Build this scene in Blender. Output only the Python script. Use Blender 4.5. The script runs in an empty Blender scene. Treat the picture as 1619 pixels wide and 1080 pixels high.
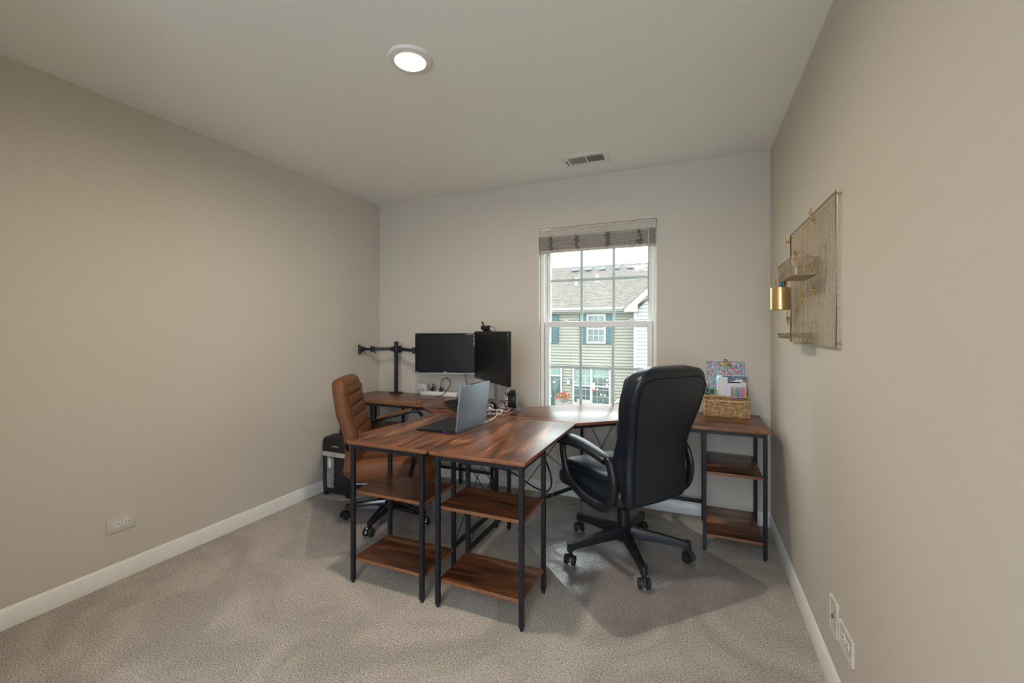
import bpy, bmesh, math, random
from mathutils import Vector, Matrix
random.seed(7)
PI = math.pi
sc = bpy.context.scene
COL = sc.collection

# ------------------------------------------------------------ camera, world, light, exposure
W, H, YF = 3.279, 2.5345, -3.46          # room width, height, y of the wall with the doorway
cd = bpy.data.cameras.new('camera')
cam = bpy.data.objects.new('camera', cd); COL.objects.link(cam)
cam.location = (2.8091, -3.3758, 1.32)
cam.rotation_euler = (math.radians(90), 0, math.radians(23.057))
cd.sensor_fit = 'HORIZONTAL'; cd.sensor_width = 36.0
cd.lens = 686.1 / 1619 * 36.0
cd.shift_x = 3.4 / 1619
cd.shift_y = -17.4 / 1619
cd.clip_start = 0.02; cd.clip_end = 300
sc.camera = cam

world = bpy.data.worlds.new('overcast_sky'); sc.world = world
world.use_nodes = True
wn = world.node_tree; wn.nodes.clear()
wo = wn.nodes.new('ShaderNodeOutputWorld'); wb = wn.nodes.new('ShaderNodeBackground')
wb.inputs[0].default_value = (0.90, 0.96, 1.0, 1); wb.inputs[1].default_value = 6.2
wn.links.new(wb.outputs[0], wo.inputs[0])

sc.view_settings.view_transform = 'Standard'
sc.view_settings.look = 'None'
sc.view_settings.exposure = 0.04
sc.view_settings.gamma = 1.0
sc.view_settings.use_curve_mapping = False
sc.cycles.max_bounces = 10
sc.cycles.diffuse_bounces = 6

def area(name, loc, rot, sx, sy, power, color=(1, 1, 1), portal=False, spread=180):
    l = bpy.data.lights.new(name, 'AREA'); l.shape = 'RECTANGLE'; l.size = sx; l.size_y = sy
    l.energy = power; l.color = color; l.spread = math.radians(spread)
    if portal: l.cycles.is_portal = True
    o = bpy.data.objects.new(name, l); COL.objects.link(o); o.location = loc; o.rotation_euler = rot
    return o
area('window_portal', (2.09, 0.10, 1.38), (math.radians(-90), 0, 0), 0.90, 1.50, 1, portal=True)
# the recessed can light in the room's ceiling
def disk(name, loc, size, power, color, spread=180):
    l = bpy.data.lights.new(name, 'AREA'); l.shape = 'DISK'; l.size = size
    l.energy = power; l.color = color; l.spread = math.radians(spread)
    o = bpy.data.objects.new(name, l); COL.objects.link(o); o.location = loc
    return o
LAMP = disk('ceiling_lamp_light', (1.642, -1.768, H - 0.0105), 0.125, 25, (1.0, 0.86, 0.70))
# added fill lamp in the assumed hallway behind the camera, shining through the doorway
HALL_FILL = area('hallway_fill_light', (2.35, -4.75, H - 0.03), (0, 0, 0), 1.2, 1.2, 36, (0.94, 0.97, 1.0))
# added cool fill panel at the far end of the hallway, no window there
HALL_END_FILL = area('hallway_end_fill', (2.88, -6.02, 1.45), (math.radians(90), 0, 0), 1.3, 1.8, 78, (0.66, 0.83, 1.0))

# ------------------------------------------------------------ materials
def mat(name, color=(.8, .8, .8), rough=.5, metal=0., spec=.5, bump=0., bscale=100., var=0., vscale=3., coat=0., emit=None, estr=0., trans=0., ior=1.45, sheen=0.):
    m = bpy.data.materials.new(name); m.use_nodes = True
    nt = m.node_tree; b = nt.nodes['Principled BSDF']
    b.inputs['Base Color'].default_value = (*color, 1)
    b.inputs['Roughness'].default_value = rough
    b.inputs['Metallic'].default_value = metal
    b.inputs['Specular IOR Level'].default_value = spec
    b.inputs['Coat Weight'].default_value = coat
    b.inputs['Transmission Weight'].default_value = trans
    b.inputs['IOR'].default_value = ior
    b.inputs['Sheen Weight'].default_value = sheen
    if emit:
        b.inputs['Emission Color'].default_value = (*emit, 1); b.inputs['Emission Strength'].default_value = estr
    tc = None
    if bump or var:
        tc = nt.nodes.new('ShaderNodeTexCoord')
    if bump:
        n = nt.nodes.new('ShaderNodeTexNoise'); n.inputs['Scale'].default_value = bscale; n.inputs['Detail'].default_value = 3
        bp = nt.nodes.new('ShaderNodeBump'); bp.inputs['Strength'].default_value = bump; bp.inputs['Distance'].default_value = 0.004
        nt.links.new(tc.outputs['Object'], n.inputs['Vector']); nt.links.new(n.outputs['Fac'], bp.inputs['Height'])
        nt.links.new(bp.outputs[0], b.inputs['Normal'])
    if var:
        n = nt.nodes.new('ShaderNodeTexNoise'); n.inputs['Scale'].default_value = vscale; n.inputs['Detail'].default_value = 4
        r = nt.nodes.new('ShaderNodeValToRGB')
        r.color_ramp.elements[0].position = .3; r.color_ramp.elements[1].position = .7
        r.color_ramp.elements[0].color = (*[c * (1 - var) for c in color], 1)
        r.color_ramp.elements[1].color = (*[min(1, c * (1 + var)) for c in color], 1)
        nt.links.new(tc.outputs['Object'], n.inputs['Vector']); nt.links.new(n.outputs['Fac'], r.inputs[0])
        nt.links.new(r.outputs[0], b.inputs['Base Color'])
    return m

def wood(name, axis):
    """rustic walnut laminate, grain along axis 0 (x) or 1 (y)"""
    m = bpy.data.materials.new(name); m.use_nodes = True
    nt = m.node_tree; N = nt.nodes; L = nt.links; b = N['Principled BSDF']
    tc = N.new('ShaderNodeTexCoord'); mp = N.new('ShaderNodeMapping')
    s = [9.0, 9.0, 9.0]; s[axis] = 1.5
    mp.inputs['Scale'].default_value = s
    L.new(tc.outputs['Object'], mp.inputs[0])
    n1 = N.new('ShaderNodeTexNoise'); n1.inputs['Scale'].default_value = 1.3; n1.inputs['Detail'].default_value = 6; n1.inputs['Distortion'].default_value = 1.1
    L.new(mp.outputs[0], n1.inputs['Vector'])
    mp2 = N.new('ShaderNodeMapping'); s2 = [90.0, 90.0, 90.0]; s2[axis] = 2.2
    mp2.inputs['Scale'].default_value = s2; L.new(tc.outputs['Object'], mp2.inputs[0])
    n2 = N.new('ShaderNodeTexNoise'); n2.inputs['Scale'].default_value = 1.0; n2.inputs['Detail'].default_value = 5
    L.new(mp2.outputs[0], n2.inputs['Vector'])
    mx = N.new('ShaderNodeMath'); mx.operation = 'MULTIPLY_ADD'; mx.inputs[1].default_value = 0.30
    L.new(n2.outputs['Fac'], mx.inputs[0])
    ma = N.new('ShaderNodeMath'); ma.operation = 'MULTIPLY'; ma.inputs[1].default_value = 0.82
    L.new(n1.outputs['Fac'], ma.inputs[0]); L.new(ma.outputs[0], mx.inputs[2])
    r = N.new('ShaderNodeValToRGB'); cr = r.color_ramp
    cr.elements[0].position = .40; cr.elements[0].color = (.018, .0075, .004, 1)
    cr.elements[1].position = .72; cr.elements[1].color = (.36, .15, .058, 1)
    e = cr.elements.new(.48); e.color = (.062, .021, .009, 1)
    e = cr.elements.new(.555); e.color = (.125, .042, .015, 1)
    e = cr.elements.new(.64); e.color = (.18, .064, .023, 1)
    L.new(mx.outputs[0], r.inputs[0]); L.new(r.outputs[0], b.inputs['Base Color'])
    b.inputs['Roughness'].default_value = .33; b.inputs['Coat Weight'].default_value = .18; b.inputs['Coat Roughness'].default_value = .28
    bp = N.new('ShaderNodeBump'); bp.inputs['Strength'].default_value = .22; bp.inputs['Distance'].default_value = .002
    L.new(n2.outputs['Fac'], bp.inputs['Height']); L.new(bp.outputs[0], b.inputs['Normal'])
    return m

def carpet():
    m = bpy.data.materials.new('carpet_pile'); m.use_nodes = True
    nt = m.node_tree; N = nt.nodes; L = nt.links; b = N['Principled BSDF']
    tc = N.new('ShaderNodeTexCoord')
    n1 = N.new('ShaderNodeTexNoise'); n1.inputs['Scale'].default_value = 170; n1.inputs['Detail'].default_value = 3; n1.inputs['Roughness'].default_value = .7
    n2 = N.new('ShaderNodeTexNoise'); n2.inputs['Scale'].default_value = 2.3; n2.inputs['Detail'].default_value = 5; n2.inputs['Distortion'].default_value = 1.4
    n3 = N.new('ShaderNodeTexVoronoi'); n3.inputs['Scale'].default_value = 260
    for n in (n1, n2, n3): L.new(tc.outputs['Object'], n.inputs['Vector'])
    r1 = N.new('ShaderNodeValToRGB'); r1.color_ramp.elements[0].position = .37; r1.color_ramp.elements[1].position = .63
    r1.color_ramp.elements[0].color = (.24, .20, .165, 1); r1.color_ramp.elements[1].color = (.84, .76, .665, 1)
    r2 = N.new('ShaderNodeValToRGB'); r2.color_ramp.elements[0].position = .40; r2.color_ramp.elements[1].position = .60
    r2.color_ramp.elements[0].color = (.78, .775, .765, 1); r2.color_ramp.elements[1].color = (1, 1, 1, 1)
    mx = N.new('ShaderNodeMix'); mx.data_type = 'RGBA'; mx.blend_type = 'MULTIPLY'; mx.inputs['Factor'].default_value = 1
    L.new(n1.outputs['Fac'], r1.inputs[0]); L.new(n2.outputs['Fac'], r2.inputs[0])
    L.new(r1.outputs[0], mx.inputs['A']); L.new(r2.outputs[0], mx.inputs['B']); L.new(mx.outputs['Result'], b.inputs['Base Color'])
    b.inputs['Roughness'].default_value = 1; b.inputs['Specular IOR Level'].default_value = .1
    b.inputs['Sheen Weight'].default_value = .25
    ad = N.new('ShaderNodeMath'); ad.operation = 'ADD'
    L.new(n1.outputs['Fac'], ad.inputs[0]); L.new(n3.outputs['Distance'], ad.inputs[1])
    bp = N.new('ShaderNodeBump'); bp.inputs['Strength'].default_value = .8; bp.inputs['Distance'].default_value = .008
    L.new(ad.outputs[0], bp.inputs['Height']); L.new(bp.outputs[0], b.inputs['Normal'])
    return m

def matplastic():
    """clear grey vinyl of the chair mats: see-through with a soft gloss"""
    m = bpy.data.materials.new('clear_vinyl'); m.use_nodes = True
    nt = m.node_tree; N = nt.nodes; L = nt.links; N.clear()
    out = N.new('ShaderNodeOutputMaterial'); tr = N.new('ShaderNodeBsdfTransparent'); gl = N.new('ShaderNodeBsdfGlossy')
    tr.inputs[0].default_value = (.83, .82, .84, 1); gl.inputs[0].default_value = (1, 1, 1, 1); gl.inputs['Roughness'].default_value = .27
    lw = N.new('ShaderNodeFresnel'); lw.inputs[0].default_value = 2.25
    mxs = N.new('ShaderNodeMixShader'); df = N.new('ShaderNodeBsdfDiffuse'); df.inputs[0].default_value = (.5, .49, .51, 1)
    mx2 = N.new('ShaderNodeMixShader'); mx2.inputs[0].default_value = .06
    tc = N.new('ShaderNodeTexCoord'); n = N.new('ShaderNodeTexNoise'); n.inputs['Scale'].default_value = 9; n.inputs['Detail'].default_value = 2
    n.inputs['Distortion'].default_value = .6
    bp = N.new('ShaderNodeBump'); bp.inputs['Strength'].default_value = .30; bp.inputs['Distance'].default_value = .02
    n9 = N.new('ShaderNodeTexNoise'); n9.inputs['Scale'].default_value = 260
    bp9 = N.new('ShaderNodeBump'); bp9.inputs['Strength'].default_value = .12; bp9.inputs['Distance'].default_value = .002
    L.new(tc.outputs['Object'], n.inputs['Vector']); L.new(tc.outputs['Object'], n9.inputs['Vector'])
    L.new(n.outputs['Fac'], bp.inputs['Height']); L.new(n9.outputs['Fac'], bp9.inputs['Height']); L.new(bp.outputs[0], bp9.inputs['Normal'])
    L.new(bp9.outputs[0], gl.inputs['Normal']); L.new(bp.outputs[0], lw.inputs['Normal'])
    L.new(tr.outputs[0], mx2.inputs[1]); L.new(df.outputs[0], mx2.inputs[2])
    geo = N.new('ShaderNodeNewGeometry'); fr = N.new('ShaderNodeMath'); fr.operation = 'SUBTRACT'; fr.inputs[0].default_value = 1; fm = N.new('ShaderNodeMath'); fm.operation = 'MULTIPLY'
    L.new(geo.outputs['Backfacing'], fr.inputs[1]); L.new(lw.outputs[0], fm.inputs[0]); L.new(fr.outputs[0], fm.inputs[1])
    L.new(fm.outputs[0], mxs.inputs[0]); L.new(mx2.outputs[0], mxs.inputs[1]); L.new(gl.outputs[0], mxs.inputs[2])
    L.new(mxs.outputs[0], out.inputs[0])
    return m

def glassmat(name, tint=(1, 1, 1), refl=.06):
    m = bpy.data.materials.new(name); m.use_nodes = True
    nt = m.node_tree; N = nt.nodes; L = nt.links; N.clear()
    out = N.new('ShaderNodeOutputMaterial'); tr = N.new('ShaderNodeBsdfTransparent'); gl = N.new('ShaderNodeBsdfGlossy')
    tr.inputs[0].default_value = (*tint, 1); gl.inputs['Roughness'].default_value = .01
    mxs = N.new('ShaderNodeMixShader'); mxs.inputs[0].default_value = refl
    L.new(tr.outputs[0], mxs.inputs[1]); L.new(gl.outputs[0], mxs.inputs[2]); L.new(mxs.outputs[0], out.inputs[0])
    return m

def shingles():
    m = bpy.data.materials.new('asphalt_shingle'); m.use_nodes = True
    nt = m.node_tree; N = nt.nodes; L = nt.links; b = N['Principled BSDF']
    tc = N.new('ShaderNodeTexCoord'); n = N.new('ShaderNodeTexNoise'); n.inputs['Scale'].default_value = 14
    mp = N.new('ShaderNodeMapping'); mp.inputs['Scale'].default_value = (.28, 1, 1)
    L.new(tc.outputs['Object'], mp.inputs[0]); L.new(mp.outputs[0], n.inputs['Vector'])
    r = N.new('ShaderNodeValToRGB'); r.color_ramp.elements[0].position = .35; r.color_ramp.elements[1].position = .65
    r.color_ramp.elements[0].color = (.10, .086, .075, 1); r.color_ramp.elements[1].color = (.175, .155, .136, 1)
    L.new(n.outputs['Fac'], r.inputs[0]); L.new(r.outputs[0], b.inputs['Base Color']); b.inputs['Roughness'].default_value = .95
    return m

def wicker():
    m = bpy.data.materials.new('seagrass'); m.use_nodes = True
    nt = m.node_tree; N = nt.nodes; L = nt.links; b = N['Principled BSDF']
    tc = N.new('ShaderNodeTexCoord'); n = N.new('ShaderNodeTexNoise'); n.inputs['Scale'].default_value = 60
    L.new(tc.outputs['Object'], n.inputs['Vector'])
    r = N.new('ShaderNodeValToRGB'); r.color_ramp.elements[0].position = .35; r.color_ramp.elements[1].position = .65
    r.color_ramp.elements[0].color = (.40, .24, .11, 1); r.color_ramp.elements[1].color = (.74, .52, .28, 1)
    L.new(n.outputs['Fac'], r.inputs[0]); L.new(r.outputs[0], b.inputs['Base Color']); b.inputs['Roughness'].default_value = .7
    return m

def floral():
    """printed flower pattern of the clipboard (flat print)"""
    m = bpy.data.materials.new('floral_print'); m.use_nodes = True
    nt = m.node_tree; N = nt.nodes; L = nt.links; b = N['Principled BSDF']
    tc = N.new('ShaderNodeTexCoord'); prev = None
    base = N.new('ShaderNodeRGB'); base.outputs[0].default_value = (.21, .37, .45, 1); prev = base.outputs[0]
    for sc_, rad, col, off in ((58, .30, (.03, .07, .22), 0), (70, .28, (.75, .68, .52), 5), (48, .26, (.05, .28, .27), 9), (40, .30, (.62, .05, .045), 3), (95, .26, (.35, .04, .10), 12)):
        mp = N.new('ShaderNodeMapping'); mp.inputs['Location'].default_value = (off, off * .7, off * 1.3)
        v = N.new('ShaderNodeTexVoronoi'); v.inputs['Scale'].default_value = sc_
        lt = N.new('ShaderNodeMath'); lt.operation = 'LESS_THAN'; lt.inputs[1].default_value = rad + .07
        c = N.new('ShaderNodeSeparateColor'); gt = N.new('ShaderNodeMath'); gt.operation = 'GREATER_THAN'; gt.inputs[1].default_value = .34
        mu = N.new('ShaderNodeMath'); mu.operation = 'MULTIPLY'
        mx = N.new('ShaderNodeMix'); mx.data_type = 'RGBA'; mx.inputs['B'].default_value = (*col, 1)
        L.new(tc.outputs['Object'], mp.inputs[0]); L.new(mp.outputs[0], v.inputs['Vector']); L.new(v.outputs['Distance'], lt.inputs[0])
        L.new(v.outputs['Color'], c.inputs[0]); L.new(c.outputs[0], gt.inputs[0])
        L.new(lt.outputs[0], mu.inputs[0]); L.new(gt.outputs[0], mu.inputs[1]); L.new(mu.outputs[0], mx.inputs['Factor'])
        L.new(prev, mx.inputs['A']); prev = mx.outputs['Result']
    L.new(prev, b.inputs['Base Color']); b.inputs['Roughness'].default_value = .35
    return m

M = {}
M['wall'] = mat('wall_paint', (.600, .552, .485), .75, spec=.25, bump=.05, bscale=320)
M['ceiling'] = mat('ceiling_paint', (.86, .85, .82), .9, spec=.1, bump=.08, bscale=200)
M['trim'] = mat('trim_white', (.80, .79, .76), .35)
M['vinyl'] = mat('window_vinyl', (.80, .80, .78), .4)
M['carpet'] = carpet()
M['wood_x'] = wood('walnut_laminate_x', 0)
M['wood_y'] = wood('walnut_laminate_y', 1)
M['edge'] = mat('walnut_edge_band', (.24, .098, .044), .4, var=.18, vscale=20)
M['metal'] = mat('black_powder_coat', (.013, .015, .021), .42, spec=.4, bump=.05, bscale=900)
M['black'] = mat('black_plastic', (.012, .013, .016), .38, bump=.04, bscale=700)
M['rubber'] = mat('black_rubber', (.010, .010, .011), .6)
M['gloss'] = mat('gloss_black', (.008, .008, .010), .12)
M['leather'] = mat('black_leather', (.008, .012, .019), .30, spec=.6, bump=.16, bscale=260)
M['leather_seam'] = mat('black_stitching', (.004, .004, .005), .6)
M['brown'] = mat('brown_leather', (.150, .054, .019), .46, spec=.35, bump=.12, bscale=260, var=.10, vscale=9)
M['brown_seam'] = mat('brown_stitching', (.05, .02, .01), .6)
M['mesh_screen'] = mat('dark_screen', (.008, .010, .011), .30, spec=.25)
M['band'] = mat('champagne_plastic', (.52, .50, .45), .4, metal=.1)
M['silver'] = mat('silver_plastic', (.45, .45, .46), .3, metal=.6)
M['lid'] = mat('graphite_aluminium', (.23, .27, .33), .42, metal=.35)
M['chrome'] = mat('chrome', (.75, .75, .77), .12, metal=1)
M['brass'] = mat('brushed_brass', (.62, .44, .20), .30, metal=.9)
M['champagne'] = mat('champagne_wire', (.46, .375, .25), .36, metal=.75)
M['bronze'] = mat('antique_bronze', (.20, .12, .035), .35, metal=.9)
M['white'] = mat('white_plastic', (.78, .76, .72), .4)
M['plate'] = mat('outlet_white', (.62, .59, .54), .35)
M['dark'] = mat('slot_dark', (.03, .028, .025), .7)
M['blind'] = mat('blind_slat', (.50, .455, .40), .5, var=.08, vscale=30)
M['cord'] = mat('blind_cord', (.15, .14, .13), .8)
M['paper'] = mat('paper_white', (.80, .79, .78), .8)
M['wicker'] = wicker()
M['floral'] = floral()
M['clear'] = glassmat('clear_acetate', (.80, .86, .88), .05)
M['grille'] = mat('grille_vinyl_backlit', (.58, .61, .63), .5)  # vinyl colour darkened to paint in the bars' backlit shade
M['glass'] = glassmat('window_glass', (.97, 1.0, .985), .04)
M['vinylmat'] = matplastic()
M['lamp'] = mat('lamp_diffuser', (1, .95, .88), .5, emit=(1, .90, .74), estr=5)
M['lampring'] = mat('lamp_baffle', (.85, .78, .66), .4, emit=(1, .70, .36), estr=.55)
M['led'] = mat('blue_sticker', (.03, .07, .55), .4)
M['siding'] = mat('tan_siding', (.222, .212, .182), .7)
M['siding_white'] = mat('white_siding', (.28, .286, .283), .7)
M['extwhite'] = mat('exterior_white', (.36, .37, .37), .5)
M['exttrim'] = mat('exterior_trim', (.305, .303, .29), .6)
M['shingle'] = shingles()
M['shutter'] = mat('teal_shutter', (.042, .085, .10), .6)
M['houseglass'] = mat('house_glass', (.055, .078, .078), .15, spec=.8, var=.5, vscale=2.5)
M['curtain'] = mat('sheer_curtain', (.15, .205, .18), .8, var=.3, vscale=12)
M['lawn'] = mat('lawn', (.12, .17, .07), 1, var=.3, vscale=2)
M['deck'] = mat('deck_boards', (.27, .25, .21), .8)
M['flower'] = mat('red_petals', (.38, .045, .045), .7)
M['leaf'] = mat('green_leaves', (.13, .24, .06), .7)
M['bulb'] = mat('warm_bulb', (1, .8, .6), .4, emit=(1, .75, .45), estr=1.5)
M['ventgrey'] = mat('roof_vent_grey', (.16, .18, .22), .6)
M['patio'] = mat('patio_sling', (.27, .255, .228), .8)

# ------------------------------------------------------------ mesh helpers
class MB:
    def __init__(s): s.bm = bmesh.new()
    def box(s, x0, x1, y0, y1, z0, z1, bev=0.0, mtx=None, seg=1):
        r = bmesh.ops.create_cube(s.bm, size=1)
        vs = r['verts']
        for v in vs:
            v.co = Vector(((x0 + x1) / 2 + v.co.x * (x1 - x0), (y0 + y1) / 2 + v.co.y * (y1 - y0), (z0 + z1) / 2 + v.co.z * (z1 - z0)))
        if bev:
            es = list({e for v in vs for e in v.link_edges})
            g = bmesh.ops.bevel(s.bm, geom=es, offset=bev, segments=seg, profile=.5, affect='EDGES')
            vs = list({v for f in g['faces'] for v in f.verts} | {v for v in vs if v.is_valid})
        if mtx is not None:
            for v in vs: v.co = mtx @ v.co
        return s
    def bar(s, a, b, w, h=None, up=(0, 0, 1), bev=0.0):
        """a rectangular bar from a to b"""
        a = Vector(a); b = Vector(b); h = h or w
        d = b - a; L_ = d.length; zx = d.normalized(); upv = Vector(up)
        if abs(zx.dot(upv)) > .99: upv = Vector((0, 1, 0))
        y = upv.cross(zx).normalized(); z = zx.cross(y)
        m = Matrix((zx, y, z)).transposed().to_4x4(); m.translation = a
        return s.box(0, L_, -w / 2, w / 2, -h / 2, h / 2, bev, m)
    def cyl(s, a, b, r0, r1=None, n=16, cap=True):
        a = Vector(a); b = Vector(b); r1 = r0 if r1 is None else r1
        d = (b - a).normalized(); u = Vector((0, 0, 1)) if abs(d.z) < .9 else Vector((1, 0, 0))
        x = u.cross(d).normalized(); y = d.cross(x)
        A = []; B = []
        for i in range(n):
            t = 2 * PI * i / n; o = x * math.cos(t) + y * math.sin(t)
            A.append(s.bm.verts.new(a + o * r0)); B.append(s.bm.verts.new(b + o * r1))
        for i in range(n):
            j = (i + 1) % n; s.bm.faces.new((A[i], A[j], B[j], B[i]))
        if cap: s.bm.faces.new(A[::-1]); s.bm.faces.new(B)
        return s
    def loft(s, rings, cap=True, closed=False):
        R_ = [[s.bm.verts.new(p) for p in r] for r in rings]
        n = len(R_[0]); m = len(R_)
        for k in range(m if closed else m - 1):
            a = R_[k]; b = R_[(k + 1) % m]
            for i in range(n):
                j = (i + 1) % n; s.bm.faces.new((a[i], a[j], b[j], b[i]))
        if cap and not closed:
            s.bm.faces.new(R_[0][::-1]); s.bm.faces.new(R_[-1])
        return s
    def tube(s, pts, r, n=8, closed=False, flat=1.0, up=(0, 0, 1)):
        """tube along a polyline; r number or list; flat squeezes it along the up side"""
        P_ = [Vector(p) for p in pts]; rings = []; m = len(P_)
        upv = Vector(up); px = None
        for i, p in enumerate(P_):
            a = P_[(i - 1) % m] if (closed or i > 0) else p
            b = P_[(i + 1) % m] if (closed or i < m - 1) else p
            d = (b - a).normalized()
            if px is None:
                x = upv.cross(d)
                if x.length < 1e-3: x = Vector((1, 0, 0)).cross(d)
            else: x = px - d * px.dot(d)
            x.normalize(); px = x; y = d.cross(x)
            rr = r[i] if isinstance(r, (list, tuple)) else r
            rings.append([p + (x * math.cos(2 * PI * k / n) + y * math.sin(2 * PI * k / n) * flat) * rr for k in range(n)])
        return s.loft(rings, closed=closed)
    def prism(s, poly, z0, z1, bev=0.0):
        A = [s.bm.verts.new((p[0], p[1], z0)) for p in poly]; B = [s.bm.verts.new((p[0], p[1], z1)) for p in poly]
        n = len(poly); fs = [s.bm.faces.new(A[::-1]), s.bm.faces.new(B)]
        for i in range(n):
            j = (i + 1) % n; fs.append(s.bm.faces.new((A[i], A[j], B[j], B[i])))
        if bev:
            es = list({e for f in fs for e in f.edges})
            bmesh.ops.bevel(s.bm, geom=es, offset=bev, segments=2, profile=.5, affect='EDGES')
        return s
    def lathe(s, prof, c=(0, 0, 0), n=24, axis='Z'):
        rings = []
        for r, h in prof:
            ring = []
            for k in range(n):
                t = 2 * PI * k / n; x, y = r * math.cos(t), r * math.sin(t)
                p = {'Z': (x, y, h), 'X': (h, x, y), 'Y': (y, h, x)}[axis]
                ring.append(Vector(c) + Vector(p))
            rings.append(ring)
        return s.loft(rings)
    def sphere(s, c, r, n=10, sc_=(1, 1, 1)):
        q = bmesh.ops.create_uvsphere(s.bm, u_segments=n, v_segments=max(4, n // 2 + 1), radius=r)
        for v in q['verts']: v.co = Vector((v.co.x * sc_[0], v.co.y * sc_[1], v.co.z * sc_[2])) + Vector(c)
        return s
    def pillow(s, c, h, e=.35, nu=28, nv=14, fn=None):
        """superellipsoid cushion, half sizes h, exponent e (small = boxy)"""
        def sp(t, p): return math.copysign(abs(t) ** p, t)
        rings = []
        for j in range(1, nv):
            v = -PI / 2 + PI * j / nv; ring = []
            for i in range(nu):
                u = 2 * PI * i / nu
                p = Vector((sp(math.cos(v), e) * sp(math.cos(u), e) * h[0], sp(math.cos(v), e) * sp(math.sin(u), e) * h[1], sp(math.sin(v), .6) * h[2]))
                if fn: p = fn(p)
                ring.append(Vector(c) + p)
            rings.append(ring)
        return s.loft(rings)
    def xf(s, m):
        for v in s.bm.verts: v.co = m @ v.co
        return s
    def build(s, name, m, parent=None, angle=38, world=False):
        if parent is not None and world:
            root = parent
            while root.parent: root = root.parent
            im = (Matrix.Translation(root.location) @ root.rotation_euler.to_matrix().to_4x4()).inverted()
            for v in s.bm.verts: v.co = im @ v.co
        bmesh.ops.recalc_face_normals(s.bm, faces=s.bm.faces)
        me = bpy.data.meshes.new(name); s.bm.to_mesh(me); s.bm.free()
        me.materials.append(M[m] if isinstance(m, str) else m)
        for p in me.polygons: p.use_smooth = True
        me.set_sharp_from_angle(angle=math.radians(angle))
        o = bpy.data.objects.new(name, me); COL.objects.link(o)
        if parent is not None: o.parent = parent
        return o
def tag(o, label=None, cat=None, group=None, kind=None):
    if label: o['label'] = label
    if cat: o['category'] = cat
    if group: o['group'] = group
    if kind: o['kind'] = kind
    return o
def thing(name, label, cat, loc=(0, 0, 0), rz=0, group=None, kind=None):
    o = bpy.data.objects.new(name, None); COL.objects.link(o); o.empty_display_size = .05
    o.location = loc; o.rotation_euler = (0, 0, rz)
    return tag(o, label, cat, group, kind)
def struct(name, mb, m, parent=None, label=None, world=False):
    o = mb.build(name, m, parent, world=world)
    if parent is None: o['kind'] = 'structure'
    if label: o['label'] = label
    return o
def share(o, name, parent, mtx=None):
    """a second piece sharing the mesh of the first"""
    c = bpy.data.objects.new(name, o.data); COL.objects.link(c); c.parent = parent
    if mtx is not None: c.matrix_local = mtx
    return c
def rounded(poly, rad, n=6):
    out = []
    m = len(poly); rs = rad if isinstance(rad, (list, tuple)) else [rad] * m
    for i in range(m):
        p = Vector(poly[i]); a = Vector(poly[i - 1]); b = Vector(poly[(i + 1) % m]); r = rs[i]
        if r <= 0: out.append(tuple(p)); continue
        pa = p + (a - p).normalized() * r; pb = p + (b - p).normalized() * r
        for k in range(n + 1):
            t = k / n; q = pa * (1 - t) ** 2 + p * 2 * t * (1 - t) + pb * t ** 2; out.append(tuple(q))
    return out
def spline(pts, n=8, closed=False):
    P_ = [Vector(p) for p in pts]; m = len(P_); out = []
    for i in range(m if closed else m - 1):
        p0 = P_[(i - 1) % m] if (closed or i > 0) else P_[i]; p1 = P_[i]; p2 = P_[(i + 1) % m]
        p3 = P_[(i + 2) % m] if (closed or i + 2 < m) else p2
        for k in range(n):
            t = k / n
            out.append(.5 * ((2 * p1) + (p2 - p0) * t + (2 * p0 - 5 * p1 + 4 * p2 - p3) * t * t + (3 * p1 - p0 - 3 * p2 + p3) * t ** 3))
    if not closed: out.append(P_[-1])
    return out
def text_mb(body, size, depth=.0004):
    c = bpy.data.curves.new('t', 'FONT'); c.body = body; c.size = size; c.align_x = 'CENTER'; c.align_y = 'CENTER'; c.extrude = depth
    o = bpy.data.objects.new('t', c); COL.objects.link(o)
    bpy.context.view_layer.update()
    me = bpy.data.meshes.new_from_object(o.evaluated_get(bpy.context.evaluated_depsgraph_get()))
    mb = MB(); mb.bm.from_mesh(me)
    bpy.data.objects.remove(o); bpy.data.curves.remove(c); bpy.data.meshes.remove(me)
    return mb

# ------------------------------------------------------------ the room
WX0, WX1, WZ0, WZ1 = 1.632, 2.552, 0.62, 2.152       # window opening
TH = .16
struct('floor', MB().box(-TH, W + TH, YF - .12, TH, -.05, 0), 'carpet')
struct('ceiling', MB().box(-TH, W + TH, YF - .12, TH, H, H + .08), 'ceiling')
struct('wall_left', MB().box(-TH, 0, YF - .12, TH, 0, H), 'wall')
struct('wall_right', MB().box(W, W + TH, YF - .12, TH, 0, H), 'wall')
b = MB(); b.box(0, WX0, 0, TH, 0, H); b.box(WX1, W, 0, TH, 0, H); b.box(WX0, WX1, 0, TH, 0, WZ0); b.box(WX0, WX1, 0, TH, WZ1, H)
struct('wall_back', b, 'wall')
DX0, DX1, DZ = 1.30, 3.17, 2.36  # unseen doorway opening, enlarged to let in more of the fill light
b = MB(); b.box(0, DX0, YF - .12, YF, 0, H); b.box(DX1, W, YF - .12, YF, 0, H); b.box(DX0, DX1, YF - .12, YF, DZ, H)
struct('wall_front', b, 'wall')
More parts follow.
